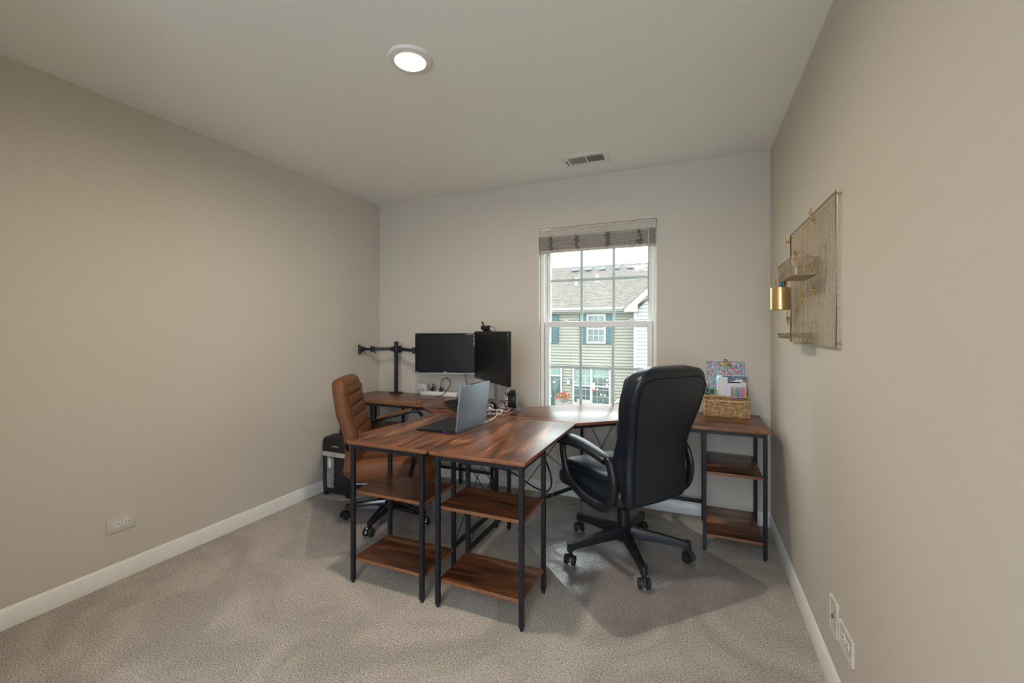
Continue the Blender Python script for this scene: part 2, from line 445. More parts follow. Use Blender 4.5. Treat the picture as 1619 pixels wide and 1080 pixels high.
# assumed hallway behind the camera, unseen, added to carry the fill light
HX0, HX1, HY = 1.1, 3.6, -6.1
struct('fill_hallway_floor', MB().box(HX0, HX1, HY, YF - .12, -.05, 0), 'carpet')
struct('fill_hallway_ceiling', MB().box(HX0, HX1, HY, YF - .12, H, H + .08), 'ceiling')
b = MB(); b.box(HX0 - .1, HX0, HY, YF - .12, 0, H); b.box(HX1, HX1 + .1, HY, YF - .12, 0, H); b.box(HX0 - .1, HX1 + .1, HY - .1, HY, 0, H)
b.box(HX0 - .1, -TH, YF - .12, YF, 0, H) if HX0 - .1 < -TH else None
b.box(W + TH, HX1 + .1, YF - .12, YF, 0, H)
struct('wall_fill_hallway', b, 'wall')
# baseboards with a moulded top edge
def skirting(name, a, b_, nrm):
    a = Vector(a); b_ = Vector(b_); n = Vector(nrm)
    prof = [(0, 0), (.0125, 0), (.0125, .070), (.0095, .074), (.0095, .079), (.0060, .083), (.0035, .090), (0, .092)]
    mb = MB(); mb.loft([[p + n * d + Vector((0, 0, z)) for d, z in prof] for p in (a, b_)])
    return struct(name, mb, 'trim')
skirting('baseboard_left', (0, YF, 0), (0, -.0125, 0), (1, 0, 0))
skirting('baseboard_back', (0, 0, 0), (W, 0, 0), (0, -1, 0))
skirting('baseboard_right', (W, YF, 0), (W, -.0125, 0), (-1, 0, 0))
b = MB()
for x0, x1 in ((DX0 - .06, DX0), (DX1, DX1 + .06)): b.box(x0, x1, YF, YF + .015, 0, DZ + .06, .003)
b.box(DX0, DX1, YF, YF + .015, DZ, DZ + .06, .003)
struct('trim_1', b, 'trim')

# ------------------------------------------------------------ window
win = thing('window_1', 'white vinyl double-hung window with grilles in the back wall', None, (WX0, 0, WZ0), kind='structure')
def wp(name, mb, m, parent=None): return mb.build(name, m, parent or win, world=True)
b = MB()   # outer frame: two jambs, head, sill
FY0, FY1 = .045, .135
b.box(WX0, WX0 + .030, FY0, FY1, WZ0, WZ1, .003); b.box(WX1 - .030, WX1, FY0, FY1, WZ0, WZ1, .003)
b.box(WX0 + .030, WX1 - .030, FY0, FY1, WZ1 - .03, WZ1, .003); b.box(WX0 + .030, WX1 - .030, FY0, FY1, WZ0, WZ0 + .03, .003)
# stepped tracks
b.box(WX0 + .030, WX0 + .042, FY0 + .03, FY1, WZ0 + .03, WZ1 - .03, .002); b.box(WX1 - .042, WX1 - .030, FY0 + .03, FY1, WZ0 + .03, WZ1 - .03, .002)
wp('window_frame', b, 'vinyl')
ZM = 1.366
def sash(name, y0, y1, z0, z1, x0, x1, sw, tw, bw):
    b = MB()
    b.box(x0, x0 + sw, y0, y1, z0, z1, .004); b.box(x1 - sw, x1, y0, y1, z0, z1, .004)
    b.box(x0 + sw, x1 - sw, y0, y1, z1 - tw, z1, .004); b.box(x0 + sw, x1 - sw, y0, y1, z0, z0 + bw, .004)
    s = wp(name, b, 'vinyl')
    gx0, gx1, gz0, gz1 = x0 + sw, x1 - sw, z0 + bw, z1 - tw; ym = (y0 + y1) / 2
    wp('pane', MB().box(gx0, gx1, ym - .002, ym + .002, gz0, gz1), 'glass', s)
    b = MB(); zc = (gz0 + gz1) / 2
    for k in (1, 2):
        xc = gx0 + (gx1 - gx0) * k / 3; b.box(xc - .0115, xc + .0115, ym + .003, ym + .010, gz0, gz1, .002)
    b.box(gx0, gx1, ym + .0035, ym + .0095, zc - .0115, zc + .0115, .002)
    wp('grille', b, 'grille', s)
    return s
sash('sash', .050, .082, WZ0 + .03, ZM + .028, WX0 + .034, WX1 - .034, .040, .046, .045)
s2 = sash('sash', .088, .118, ZM - .016, WZ1 - .03, WX0 + .043, WX1 - .043, .030, .045, .040)
for xc in (WX0 + .19, WX1 - .19):     # sash locks
    b = MB(); b.box(xc - .030, xc + .030, .056, .078, ZM + .028, ZM + .034, .002); b.box(xc - .012, xc + .030, .060, .074, ZM + .034, ZM + .042, .003)
    wp('lock', b, 'vinyl')
wp('window_sill', MB().box(WX0, WX1, -.012, .045, WZ0, WZ0 + .018, .003), 'trim')

# raised blind
bl = thing('window_blind', 'raised beige faux-wood blind bunched at the top of the window', 'blind', ((WX0 + WX1) / 2, 0, 2.15))
def bp(name, mb, m, parent=None): return mb.build(name, m, parent or bl, world=True)
b = MB(); prof = [(-.008, 2.148), (-.016, 2.144), (-.016, 2.128), (-.012, 2.124), (-.012, 2.098), (-.016, 2.092), (-.016, 2.080), (-.008, 2.076), (-.003, 2.080), (-.003, 2.148)]
b.loft([[Vector((x, y, z)) for y, z in prof] for x in (WX0 + .003, WX1 - .003)])
val = bp('valance', b, 'blind')
# chipped paint on the valance: bare patch with drips at its left end
b = MB(); px0 = WX0 + .006
for k, (w_, d_) in enumerate(((.010, .003), (.012, .012), (.010, .006), (.012, .017), (.010, .007), (.012, .016), (.012, .011), (.010, .013), (.014, .008), (.020, .004), (.020, .002))):
    b.box(px0, px0 + w_ + .0006, -.0172, -.0158, 2.1445 - d_, 2.1445); px0 += w_
bp('bare_patch', b, 'white', val)
bp('headrail', MB().box(WX0 + .006, WX1 - .006, .002, .040, 2.10, 2.148, .003), 'blind')
z = 2.072; k = 0
while z > 1.972:                           # each stacked slat
    dx = random.uniform(-.003, .003); tl = random.uniform(-.0016, .0016)
    mb = MB().box(WX0 + .010 + dx, WX1 - .012 + dx, -.008, .040, z - .0022, z + .0010, .001)
    for v in mb.bm.verts: v.co.z += tl * (v.co.x - 2.09) - .02 * (v.co.y - .016) * (k % 3 - 1)
    bp('slat', mb, 'blind'); z -= .0052; k += 1
ZB = z
bp('bottom_rail', MB().box(WX0 + .010, WX1 - .012, -.008, .042, ZB - .014, ZB + .002, .003), 'blind')
for i, xc in enumerate((1.735, 1.955, 2.195, 2.43)):   # ladder cords squashed into loops
    pts = []; rnd = random.Random(i)
    for j in range(34):
        pts.append((xc + rnd.uniform(-.020, .020), -.010 - rnd.uniform(.001, .007), 2.075 - (2.075 - ZB) * j / 33 + rnd.uniform(-.004, .004)))
    pts2 = [(x + rnd.uniform(-.012, .012), y - .002, z + .001) for x, y, z in pts]
    bp('ladder_cord', MB().tube(spline(pts, 3), .0022, 5).tube(spline(pts2, 3), .0020, 5), 'cord')
bp('tilt_wand', MB().cyl((2.497, -.024, 2.078), (2.493, -.024, 1.53), .0052, .0048, 6), 'blind')
bp('lift_cord', MB().tube(spline([(2.525, -.010, 2.085), (2.532, -.014, 2.04), (2.528, -.012, 1.99), (2.534, -.010, 1.95)], 5), .0016, 5), 'cord')

# ------------------------------------------------------------ ceiling fittings
cl = thing('ceiling_light', 'round white recessed ceiling light switched on', 'light', (1.642, -1.768, H))
cl_ring = MB().lathe([(.064, -.001), (.064, -.012), (.068, -.016), (.092, -.012), (.097, -.004), (.097, 0), (.07, -.001)], n=48).build('trim_ring', 'white', cl)
MB().lathe([(.0635, -.004), (.0655, -.0125), (.0685, -.0165), (.0700, -.0165), (.0668, -.0185), (.0625, -.0125), (.0610, -.004)], n=48).build('baffle', 'lampring', cl)
MB().cyl((0, 0, -.003), (0, 0, -.0075), .0610, .0610, 48).build('diffuser', 'lamp', cl)
vx0, vx1, vy0, vy1 = 1.938, 2.262, -.438, -.238
vt = thing('ceiling_vent', 'white metal louvered air vent in the ceiling near the window', 'vent', ((vx0 + vx1) / 2, (vy0 + vy1) / 2, H))
def vp(name, mb, m): return mb.build(name, m, vt, world=True)
ix0, ix1, iy0, iy1 = vx0 + .048, vx1 - .036, vy0 + .042, vy1 - .042
b = MB()
for x0, x1, y0, y1 in ((vx0, ix0, vy0, vy1), (ix1, vx1, vy0, vy1), (ix0, ix1, vy0, iy0), (ix0, ix1, iy1, vy1), ((ix0 + ix1) / 2 - .006, (ix0 + ix1) / 2 + .006, iy0, iy1)):
    b.box(x0, x1, y0, y1, H - .007, H, .002)
vp('frame', b, 'white')
vp('duct_shade', MB().box(ix0, ix1, iy0, iy1, H - .0012, H - .0002), 'dark')  # flat dark sheet painted in for the shade of the duct opening
vp('lever', MB().box(vx0 + .026, vx0 + .031, vy0 + .07, vy1 - .06, H - .013, H - .007, .001), 'dark')
for half in (0, 1):
    for k in range(9):
        a0 = ix0 + .004 if half == 0 else (ix0 + ix1) / 2 + .010; a1 = (ix0 + ix1) / 2 - .010 if half == 0 else ix1 - .004
        xc = a0 + (a1 - a0) * (k + .5) / 9
        vp('slat', MB().bar((xc, iy0, H - .006), (xc, iy1, H - .006), .0012, .0062).xf(Matrix.Translation((xc, 0, H - .006)) @ Matrix.Rotation(math.radians(22 if half == 0 else 8), 4, 'Y') @ Matrix.Translation((-xc, 0, -H + .006))), 'white')

# ------------------------------------------------------------ wall plates
def plate(name, label, wall, y, z, horiz, kind):
    """wall: 0 left wall (faces +x), W right wall (faces -x)"""
    s = 1 if wall == 0 else -1
    t = thing(name, label, 'outlet', (wall, y, z))
    hw, hh = (.064, .039) if horiz else (.039, .060)
    b = MB().box(0, s * .006, -hw, hw, -hh, hh, .0022, seg=2); b.build('cover_plate', 'plate', t)
    if kind == 'duplex':
        for d in (-1, 1):
            c = (0, d * .0195, 0) if horiz else (0, 0, d * .0195)
            r = MB(); r.lathe([(.0165, 0), (.0165, .0068), (.0155, .0078), (.0, .0078)] if s > 0 else [(.0165, 0), (.0165, -.0068), (.0155, -.0078), (0, -.0078)], c, 20, 'X')
            rc = r.build('socket', 'white', t)
            f = MB(); x0 = s * .0074; x1 = s * .0082
            for e in (-1, 1):
                if horiz: f.box(x0, x1, c[1] - .0075, c[1] + .0005, e * .0062 - .0012, e * .0062 + .0012)
                else: f.box(x0, x1, e * .0062 - .0012, e * .0062 + .0012, c[2] - .0015, c[2] + .0065)
            if horiz: f.box(x0, x1, c[1] + .0065, c[1] + .0115, -.0026, .0026)
            else: f.box(x0, x1, -.0026, .0026, c[2] - .0115, c[2] - .0065)
            f.build('slots', 'dark', rc)
        MB().cyl((s * .006, 0, 0), (s * .0072, 0, 0), .003, n=10).build('screw', 'plate', t)
    else:
        MB().cyl((s * .006, 0, 0), (s * .012, 0, 0), .0065, n=6).build('jack', 'bronze', t)
        for d in (-.042, .042): MB().cyl((s * .006, 0, d), (s * .0072, 0, d), .003, n=10).build('screw', 'plate', t)
    return t
plate('wall_outlet', 'white horizontal double outlet low on the left wall', 0, -2.060, .296, True, 'duplex')
plate('wall_outlet', 'white double outlet low on the right wall, nearest the camera', W, -1.605, .279, True, 'duplex')
plate('cable_plate', 'ivory coaxial cable plate low on the right wall beside the outlet', W, -1.467, .284, False, 'coax')

# ------------------------------------------------------------ the two L-shaped desks
T = .745; TT = .018
def desk(name, label, sgn, x_seam, y_front, y_back, x_end, y_w, loc):
    """sgn=-1: desk on the left of the seam, +1: on the right. Wing along y at the seam, wing along x at the back wall."""
    t = thing(name, label, 'desk', loc)
    def P(n, mb, m, par=None):
        o = mb.build(n, m, par or t, world=True)
        if m.startswith('wood'):                       # edge banding on the sides of the boards
            o.data.materials.append(M['edge'])
            for p in o.data.polygons:
                if abs(p.normal.z) < .8: p.material_index = 1
        return o
    X = lambda d: x_seam + sgn * d                     # d metres outward from the seam
    Wd = .490
    ycs = -.745 if sgn > 0 else -.775                  # seam between front board and corner board
    xr = abs(x_end - x_seam)                           # total length of the back wing
    xc = xr - .845                                     # seam between corner board and side board
    yc_front = y_w                                     # front edge of the back wing
    def boards(poly, m):
        if sgn < 0: poly = poly[::-1]
        return MB().prism([(X(d), y) for d, y in poly], T - TT, T, .0012)
    P('tabletop', boards([(0, y_front), (Wd, y_front), (Wd, ycs), (0, ycs)], 'y'), 'wood_y')
    P('tabletop', boards([(0, ycs + .0015), (Wd, ycs + .0015), (xc, yc_front), (xc, y_back), (.325, y_back), (0, y_back - .335)], 'x'), 'wood_x')
    P('tabletop', boards([(xc + .0015, yc_front), (xr, yc_front), (xr, y_back), (xc + .0015, y_back)], 'x'), 'wood_x')
    lw = .0215
    def leg(x, y, z1=T - TT - .0):
        P('leg', MB().box(x - lw / 2, x + lw / 2, y - lw / 2, y + lw / 2, .012, z1, .0016), 'metal')
        lg = bpy.context.scene.objects[-1] if False else None
        P('foot', MB().cyl((x, y, 0), (x, y, .013), .009, .007, 10), 'rubber')
    # shelf unit at the front end
    a0, a1 = X(.036), X(Wd - .024)
    if sgn < 0: a0, a1 = X(.036), X(Wd - .024)
    f0, f1 = y_front + .022, y_front + .322
    for x in (a0, a1):
        for y in (f0, f1): leg(x, y)
    lo, hi = min(a0, a1), max(a0, a1)
    zf = T - TT - .012
    def rail(a, b_, w=.020, h=.022): P('frame_rail', MB().bar(a, b_, w, h, bev=.0012), 'metal')
    rail((lo + lw / 2, f0, zf), (hi - lw / 2, f0, zf)); rail((lo + lw / 2, f1, zf), (hi - lw / 2, f1, zf))
    rail((lo, f0 + lw / 2, zf), (lo, f1 - lw / 2, zf)); rail((hi, f0 + lw / 2, zf), (hi, f1 - lw / 2, zf))
    for zs in (.478, .125):
        P('shelf', MB().box(lo - .004, hi + .004, f0 + lw / 2, f1 - lw / 2 + .002, zs - .016, zs, .0012), 'wood_x')
        for x in (lo, hi): P('bolt', MB().cyl((x, f0 - lw / 2 - .0016, zs - .010), (x, f0 - lw / 2, zs - .010), .0042, n=8), 'rubber')
    # middle leg at the seam, long low bars, braces
    xm = X(.036); ym = -.735
    leg(xm, ym)
    rail((xm, f1 + lw / 2, .13), (xm, ym - lw / 2, .13)); rail((xm, f1 + lw / 2, zf), (xm, ym - lw / 2, zf))
    for za, zb in ((.14, .70), (.70, .14)):
        P('cross_wire', MB().cyl((xm, f1 + .012, za), (xm, ym - .012, zb), .0028, n=6), 'metal')
    # outer corner frame
    xk, yk = X(.365), y_back - .055
    leg(xk, yk)
    rail((xm, ym + lw / 2, .13), (xk - sgn * .008, yk - lw / 2, .13)); rail((xm, ym + lw / 2, zf), (xk - sgn * .008, yk - lw / 2, zf))
    for za, zb in ((.16, .70), (.70, .16)):
        P('cross_wire', MB().cyl((xm, ym + .014, za), (xk - sgn * .010, yk - .014, zb), .0028, n=6), 'metal')
    xj = X(.665); leg(xj, yk)
    rail((X(Wd - .03), ycs + .03, zf), (X(xc - .03), yc_front + .03, zf))
    # shelf unit at the far end of the back wing
    c0, c1 = X(xr - .030), X(xr - .348); lo2, hi2 = min(c0, c1), max(c0, c1)
    g0, g1 = yc_front + .022, yk
    for x in (c0, c1):
        for y in (g0, g1): leg(x, y)
    rail((lo2 + lw / 2, g0, zf), (hi2 - lw / 2, g0, zf)); rail((lo2 + lw / 2, g1, zf), (hi2 - lw / 2, g1, zf))
    for x in (lo2, hi2): rail((x, g0 + lw / 2, zf), (x, g1 - lw / 2, zf))
    for zs in (.478, .105):
        P('shelf', MB().box(lo2 + .002, hi2 - .002, g0 - .004, g1 - lw / 2 + .002, zs - .016, zs, .0012).xf(Matrix.Identity(4)) if False else
          MB().prism([(lo2 + lw / 2, g0 - lw / 2), (hi2 - lw / 2, g0 - lw / 2), (hi2 - lw / 2, g1 + lw / 2), (lo2 + lw / 2, g1 + lw / 2)], zs - .016, zs, .0012), 'wood_x')
    inner = hi2 if sgn < 0 else lo2
    rail((xk + sgn * lw / 2, yk, .13), (xj - sgn * lw / 2, yk, .13)); rail((xj + sgn * lw / 2, yk, .13), (inner - sgn * lw / 2, yk, .13))
    rail((xk + sgn * lw / 2, yk, zf), (xj - sgn * lw / 2, yk, zf)); rail((xj + sgn * lw / 2, yk, zf), (inner - sgn * lw / 2, yk, zf))
    rail((inner - sgn * lw / 2, g0, zf), (X(xc - .02), g0, zf))
    for za, zb in ((.16, .70), (.70, .16)):
        P('cross_wire', MB().cyl((xk + sgn * .014, yk, za), (xj - sgn * .014, yk, zb), .0028, n=6), 'metal')
    return t
deskA = desk('corner_desk', 'left L-shaped walnut desk with black frame, holding the laptop and monitors', -1, 1.625, -1.622, -.062, .016, -.560, (1.2, -1.2, 0))
deskB = desk('corner_desk', 'right L-shaped walnut desk under the window, holding the woven basket', 1, 1.643, -1.622, -.020, 3.212, -.538, (2.0, -1.2, 0))

# ------------------------------------------------------------ chair mats
import mathutils.noise as mnoise
def chairmat(label, poly, rad, loc, seed, dents):
    # a thin sheet that follows the carpet: gently uneven, dented under the casters
    mb = MB(); pl = [(x - loc[0], y - loc[1]) for x, y in rounded([Vector(p) for p in poly], rad)]
    mb.bm.faces.new([mb.bm.verts.new((x, y, 0)) for x, y in pl])
    for ax in (0, 1):
        k = -1.2
        while k < 1.2:
            co = [0, 0, 0]; co[ax] = k; no = [0, 0, 0]; no[ax] = 1
            bmesh.ops.bisect_plane(mb.bm, geom=mb.bm.verts[:] + mb.bm.edges[:] + mb.bm.faces[:], plane_co=co, plane_no=no); k += .03
    for v in mb.bm.verts:
        X_, Y_ = v.co.x + loc[0], v.co.y + loc[1]
        h = .5 + .5 * mnoise.noise(Vector((X_ * 6.5, Y_ * 6.5, seed)))
        z = .0048 + .016 * h
        for cx_, cy_ in dents:
            d2 = ((X_ - cx_) ** 2 + (Y_ - cy_) ** 2); z -= (z - .0040) * math.exp(-d2 / .0040)
        v.co.z = z
    bd = [e for e in mb.bm.edges if e.is_boundary]
    r_ = bmesh.ops.extrude_edge_only(mb.bm, edges=bd)
    for g_ in r_['geom']:
        if isinstance(g_, bmesh.types.BMVert): g_.co.z -= .0032
    t = tag(mb.build('chair_mat', 'vinylmat'), label, 'mat')
    t.location = loc
    return t
chairmat('clear grey chair mat on the carpet under the black office chair', [(2.50, -1.525), (3.185, -.84), (2.40, -.105), (2.27, -.255), (2.06, -.135), (1.735, -.42), (1.86, -.595), (1.72, -.74)], [.09, .09, .06, .04, .05, .05, .04, .06], (2.4, -.8, 0), 3.1, [(2.424 + .352 * math.cos(math.radians(223 + 72 * k)), -.76 + .352 * math.sin(math.radians(223 + 72 * k))) for k in range(5)])
chairmat('clear grey chair mat on the carpet under the brown office chair', [(.755, -1.555), (.085, -.87), (.345, -.80), (.60, -.50), (1.1, -.42), (1.55, -.80), (1.54, -.965)], [.08, .05, .04, .06, .06, .05, .04], (.83, -.88, 0), 8.3, [(.832 + .305 * math.cos(math.radians(211 + 72 * k)), -.885 + .305 * math.sin(math.radians(211 + 72 * k))) for k in range(5)])

# ------------------------------------------------------------ office chair base shared by both chairs
def caster(parent, c, ang, zt, r=.0275, m='black'):
    """twin-wheel caster, c centre on floor plane"""
    cs = MB(); x, y = c
    cs.cyl((x, y, zt - .012), (x, y, .052), .0085, n=10)
    d = Vector((math.cos(ang), math.sin(ang), 0)); n_ = Vector((-d.y, d.x, 0))
    pts = [Vector((x, y, .0)) + d * (.004 + .030 * math.cos(a)) + Vector((0, 0, .030 + .031 * math.sin(a))) for a in [PI * k / 8 for k in range(0, 9)]]
    cs.tube(pts, .010, 8, flat=1.1)
    o = cs.build('caster', m, parent)
    for s_ in (-1, 1):
        p = Vector((x, y, .0315)) + d * .004 + n_ * .013 * s_
        q = p + n_ * .017 * s_
        w = MB(); w.cyl(p, q, r, r * .93, 20); w.cyl(q, q + n_ * .003 * s_, r * .5, r * .42, 14)
        w.build('wheel', 'rubber', o)
def star_base(t, ang0, R_, zend, zhub, w0, w1, hood, m='black', arch=0.0):
    for k in range(5):
        a = ang0 + 2 * PI * k / 5; d = Vector((math.cos(a), math.sin(a), 0)); n_ = Vector((-d.y, d.x, 0)); rings = []
        for j in range(11):
            u = j / 10; r_ = .030 + (R_ - .030) * u
            zt = zhub + (zend - zhub) * (u ** (1.25 + arch)); th = .062 * (1 - u) + .032 * u; w = w0 * (1 - u) + w1 * u
            c = d * r_ + Vector((0, 0, zt)); top = w * .34
            rings.append([c + n_ * (-w / 2) + Vector((0, 0, -th)), c + n_ * (-w / 2) + Vector((0, 0, -th * .35)), c + n_ * (-top) + Vector((0, 0, 0)), c + n_ * top, c + n_ * (w / 2) + Vector((0, 0, -th * .35)), c + n_ * (w / 2) + Vector((0, 0, -th))])
        b = MB().loft(rings)
        if hood: b.cyl(d * R_ + Vector((0, 0, zend - .040)), d * R_ + Vector((0, 0, zend + .004)), .019, .0175, 16)
        b.build('base_leg', m, t, angle=50)
        caster(t, (d.x * R_, d.y * R_), a + .9 * math.sin(k * 2.3 + 1), zend - .03, m=m)

# ------------------------------------------------------------ black executive chair
BC = thing('office_chair', 'black leather high-back office chair in front of the window desk', 'chair', (2.424, -.760, .0045), math.radians(143))
rel = math.radians(223 - 143)
star_base(BC, rel, .352, .118, .165, .052, .034, True)
MB().lathe([(.040, .085), (.046, .10), (.046, .165), (.036, .172), (.036, .262), (.0385, .264), (.0385, .272), (.028, .274), (.028, .315)], n=28).build('column', 'black', BC)
b = MB(); b.box(-.10, .10, -.085, .085, .312, .345, .01, seg=2); b.box(-.17, .15, -.13, .13, .340, .362, .008, seg=2)
b.build('mechanism', 'black', BC)
b = MB(); b.tube([(.02, -.08, .335), (.02, -.20, .332), (.025, -.30, .312), (.03, -.335, .295)], [.006, .006, .012, .013], 10)
b.build('lever', 'black', BC)
# seat: waterfall cushion with puffy top
def seat_fn(p):
    u = p.x / .29; v = p.y / .265
    if p.z > 0: p.z += .018 * (1 - v * v) * (1 - u * u) - .012 * max(0, u - .6)
    if u > .55: p.z -= .045 * (u - .55) ** 1.2
    return p
MB().pillow((.060, 0, .425), (.310, .262, .072), .42, 44, 16, seat_fn).build('seat', 'leather', BC)
def pad_fn(p):
    v = p.y / .2; u = p.x / .2
    p.z += .012 * math.cos(min(1, abs(v)) * PI / 2) * (1 if p.z > 0 else 0)
    return p
b = MB()
for yy in (-.115, .115): b.pillow((.085, yy, .487), (.235, .114, .030), .5, 32, 10, pad_fn)
b.build('seat_cushion', 'leather', BC)
# backrest: z, x of the rear face, half width
BP = [(.385, -.255, .205), (.42, -.268, .222), (.50, -.272, .226), (.58, -.268, .222), (.66, -.270, .219), (.74, -.285, .228), (.82, -.308, .247), (.90, -.332, .264), (.97, -.352, .271), (1.03, -.368, .268), (1.075, -.378, .250), (1.105, -.380, .222), (1.122, -.374, .185), (1.130, -.360, .13)]
def interp(z, k):
    for a, b_ in zip(BP, BP[1:]):
        if a[0] <= z <= b_[0]:
            u = (z - a[0]) / (b_[0] - a[0]); return a[k] * (1 - u) + b_[k] * u
    return BP[0][k] if z < BP[0][0] else BP[-1][k]
def back_ring(z, hw, x, th, n=40, e=.32, bulge=.010):
    ring = []
    for i in range(n):
        u = 2 * PI * i / n; c, s_ = math.cos(u), math.sin(u)
        px = math.copysign(abs(c) ** e, c); py = math.copysign(abs(s_) ** e, s_)
        xx = x + th / 2 + px * th / 2
        if px < 0: xx -= bulge * (1 - py * py)
        else: xx += .020 * (1 - py ** 4)
        ring.append(Vector((xx, py * hw, z)))
    return ring
import bisect
zs = [.385 + (1.130 - .385) * k / 46 for k in range(47)]
rings = []
for z in zs:
    edge = min(1, (z - .385) / .03 + .25, ((1.130 - z) / .035) ** .5 + .0 if z > 1.09 else 1)
    th = (.105 + .02 * math.exp(-((z - .95) / .15) ** 2) + .075 * min(1, max(0, (.80 - z) / .30))) * max(.30, edge)
    rings.append(back_ring(z, interp(z, 2), interp(z, 1) + (.105 - th) * .35 * (1 - edge), th))
MB().loft(rings).build('backrest', 'leather', BC, angle=60)
# rear panel standing slightly proud inside its piped seam
def panel_outline(inset=.0, n=60):
    zt0, zb0 = 1.072 - inset, .410 + inset; out = []
    N_ = 26
    side = []
    for k in range(N_ + 1):
        z = zb0 + (zt0 - zb0) * k / N_
        w = interp(z, 2) - .030 - inset
        a = min(1, ((zt0 - z) / .055)) ; w -= .050 * (1 - math.sqrt(max(0, 1 - (1 - a) ** 2)))
        a = min(1, ((z - zb0) / .02)); w -= .015 * (1 - a)
        side.append((w, z))
    return side
side = panel_outline()
def rear_x(y, z):
    hw = interp(z, 2); py = min(1, abs(y) / hw)
    return interp(z, 1) - .010 * (1 - py * py)
b = MB(); grid = []
for w, z in side:
    grid.append([Vector((rear_x(w * s_, z) - .0035 - .0035 * (1 - s_ ** 4) - (.0018 * math.sin(abs(s_ * w) * 210) * max(0, (z - 1.0) / .08) if z > 1.0 else 0), w * s_, z)) for s_ in [k / 12 - 1 for k in range(25)]])
bk = [[v + Vector((.010, 0, 0)) for v in row][::-1] for row in grid]
b.loft([a + c for a, c in zip(grid, bk)])
b.build('rear_panel', 'leather', BC, angle=60)
loop = [Vector((rear_x(w, z) - .004, w, z)) for w, z in side] + [Vector((rear_x(-w, z) - .004, -w, z)) for w, z in side[::-1]]
MB().tube(loop, .0034, 6, closed=True).build('piping', 'leather_seam', BC)
# seam where the front cushion meets the rear shell, on each side
for s_ in (-1, 1):
    pts = [Vector((interp(z, 1) + .060, s_ * (interp(z, 2) + .0005), z)) for z in [.42 + .64 * k / 24 for k in range(25)]]
    MB().tube(pts, .0026, 6).build('side_seam', 'leather_seam', BC)
# front cushions: headrest, mid, lumbar
def xfront(z): return interp(z, 1) + .115
b = MB()
for z, hz, hw, hx in ((1.005, .092, .225, .052), (.80, .11, .205, .046), (.615, .095, .205, .050)):
    b.pillow((0, 0, 0), (hx, hw, hz), .5, 32, 12)
    vs = b.bm.verts[:] ; n_new = 32 * 11
    tilt = Matrix.Translation((xfront(z) + .006, 0, z)) @ Matrix.Rotation(math.radians(-12), 4, 'Y')
    for v in vs[-n_new:]: v.co = tilt @ v.co
b.build('back_cushion', 'leather', BC)
# arms: closed loops with a padded top
for s_ in (-1, 1):
    y = s_ * .300
    pts = spline([(-.215, y, .590), (-.185, y, .640), (-.06, y, .662), (.09, y, .672), (.170, y, .665), (.195, y, .630), (.182, y, .56), (.150, y, .48), (.085, y, .425), (-.03, y, .388), (-.14, y, .382), (-.205, y, .43), (-.228, y, .52)], 6, closed=True)
    ar = MB().tube(pts, .0245, 12, closed=True, flat=.62, up=(0, 1, 0)).build('armrest', 'black', BC, angle=60)
    b = MB(); pp = spline([(-.185, y, .640), (-.10, y, .662), (.02, y, .684), (.12, y, .692), (.185, y, .682), (.212, y, .652)], 6)
    rr = [.027 + .017 * math.sin(PI * min(1, .12 + .88 * k / (len(pp) - 1)) ) ** .6 for k in range(len(pp))]
    b.tube(pp, rr, 14, flat=.62, up=(0, 0, 1))
    b.build('arm_pad', 'leather', ar, angle=60)

# ------------------------------------------------------------ brown ribbed office chair
RC = thing('office_chair', 'brown ribbed leather office chair tucked at the left desk', 'chair', (.832, -.885, .0045), math.radians(29))
star_base(RC, math.radians(211 - 29), .305, .098, .125, .045, .030, False, m='gloss', arch=.5)
MB().lathe([(.036, .05), (.042, .07), (.042, .115), (.032, .125), (.032, .235), (.025, .24), (.025, .28)], n=24).build('column', 'metal', RC)
b = MB(); b.box(-.13, .14, -.11, .11, .270, .300, .01, seg=2); b.build('mechanism', 'black', RC)
MB().box(-.20, .20, -.20, .20, .300, .312, .004).build('seat_plate', 'silver', RC)
def rib(u, n=7): return abs(math.sin(u * PI * n))
def seatb(p):
    u = p.x / .29; v = p.y / .25
    if p.z > 0 and abs(v) < .80:
        p.z += -.010 * (1 - rib((u + 1) / 2, 6)) ** 4 + .010 * (1 - v * v)
    if u > .5: p.z -= .060 * (u - .5) ** 1.3
    return p
MB().pillow((.045, 0, .392), (.300, .255, .088), .38, 96, 20, seatb).build('seat', 'brown', RC, angle=70)
def bb_x(z): return -.225 - .155 * max(0, (z - .42)) ** 1.15 * 1.0 + .025 * math.sin(min(1, max(0, (z - .40) / .35)) * PI)
rings = []
zs = [.335 + (.995 - .335) * k / 90 for k in range(91)]
for z in zs:
    hw = .225 * min(1, .72 + .28 * ((z - .335) / .06) ** .5) if z < .395 else (.225 if z < .90 else .225 - .040 * ((z - .90) / .095) ** 2)
    e_ = 1 if z < .955 else max(.25, math.sqrt(max(0, 1 - ((z - .955) / .0405) ** 2)))
    if z < .375: e_ = min(e_, .55 + .45 * (z - .335) / .04)
    th = .098 * e_; x = bb_x(z); ring = []
    for i in range(48):
        u = 2 * PI * i / 48; c, s_ = math.cos(u), math.sin(u)
        px = math.copysign(abs(c) ** .38, c); py = math.copysign(abs(s_) ** .38, s_)
        xx = x + px * th / 2
        if px > 0 and abs(py) < .80 and z < .93:
            xx += .012 - .013 * (1 - rib((z - .36) / .075 / 1.0, 1)) ** 3
        if px < 0: xx -= .012 * (1 - py * py)
        ring.append(Vector((xx, py * hw, z)))
    rings.append(ring)
MB().loft(rings).build('backrest', 'brown', RC, angle=75)
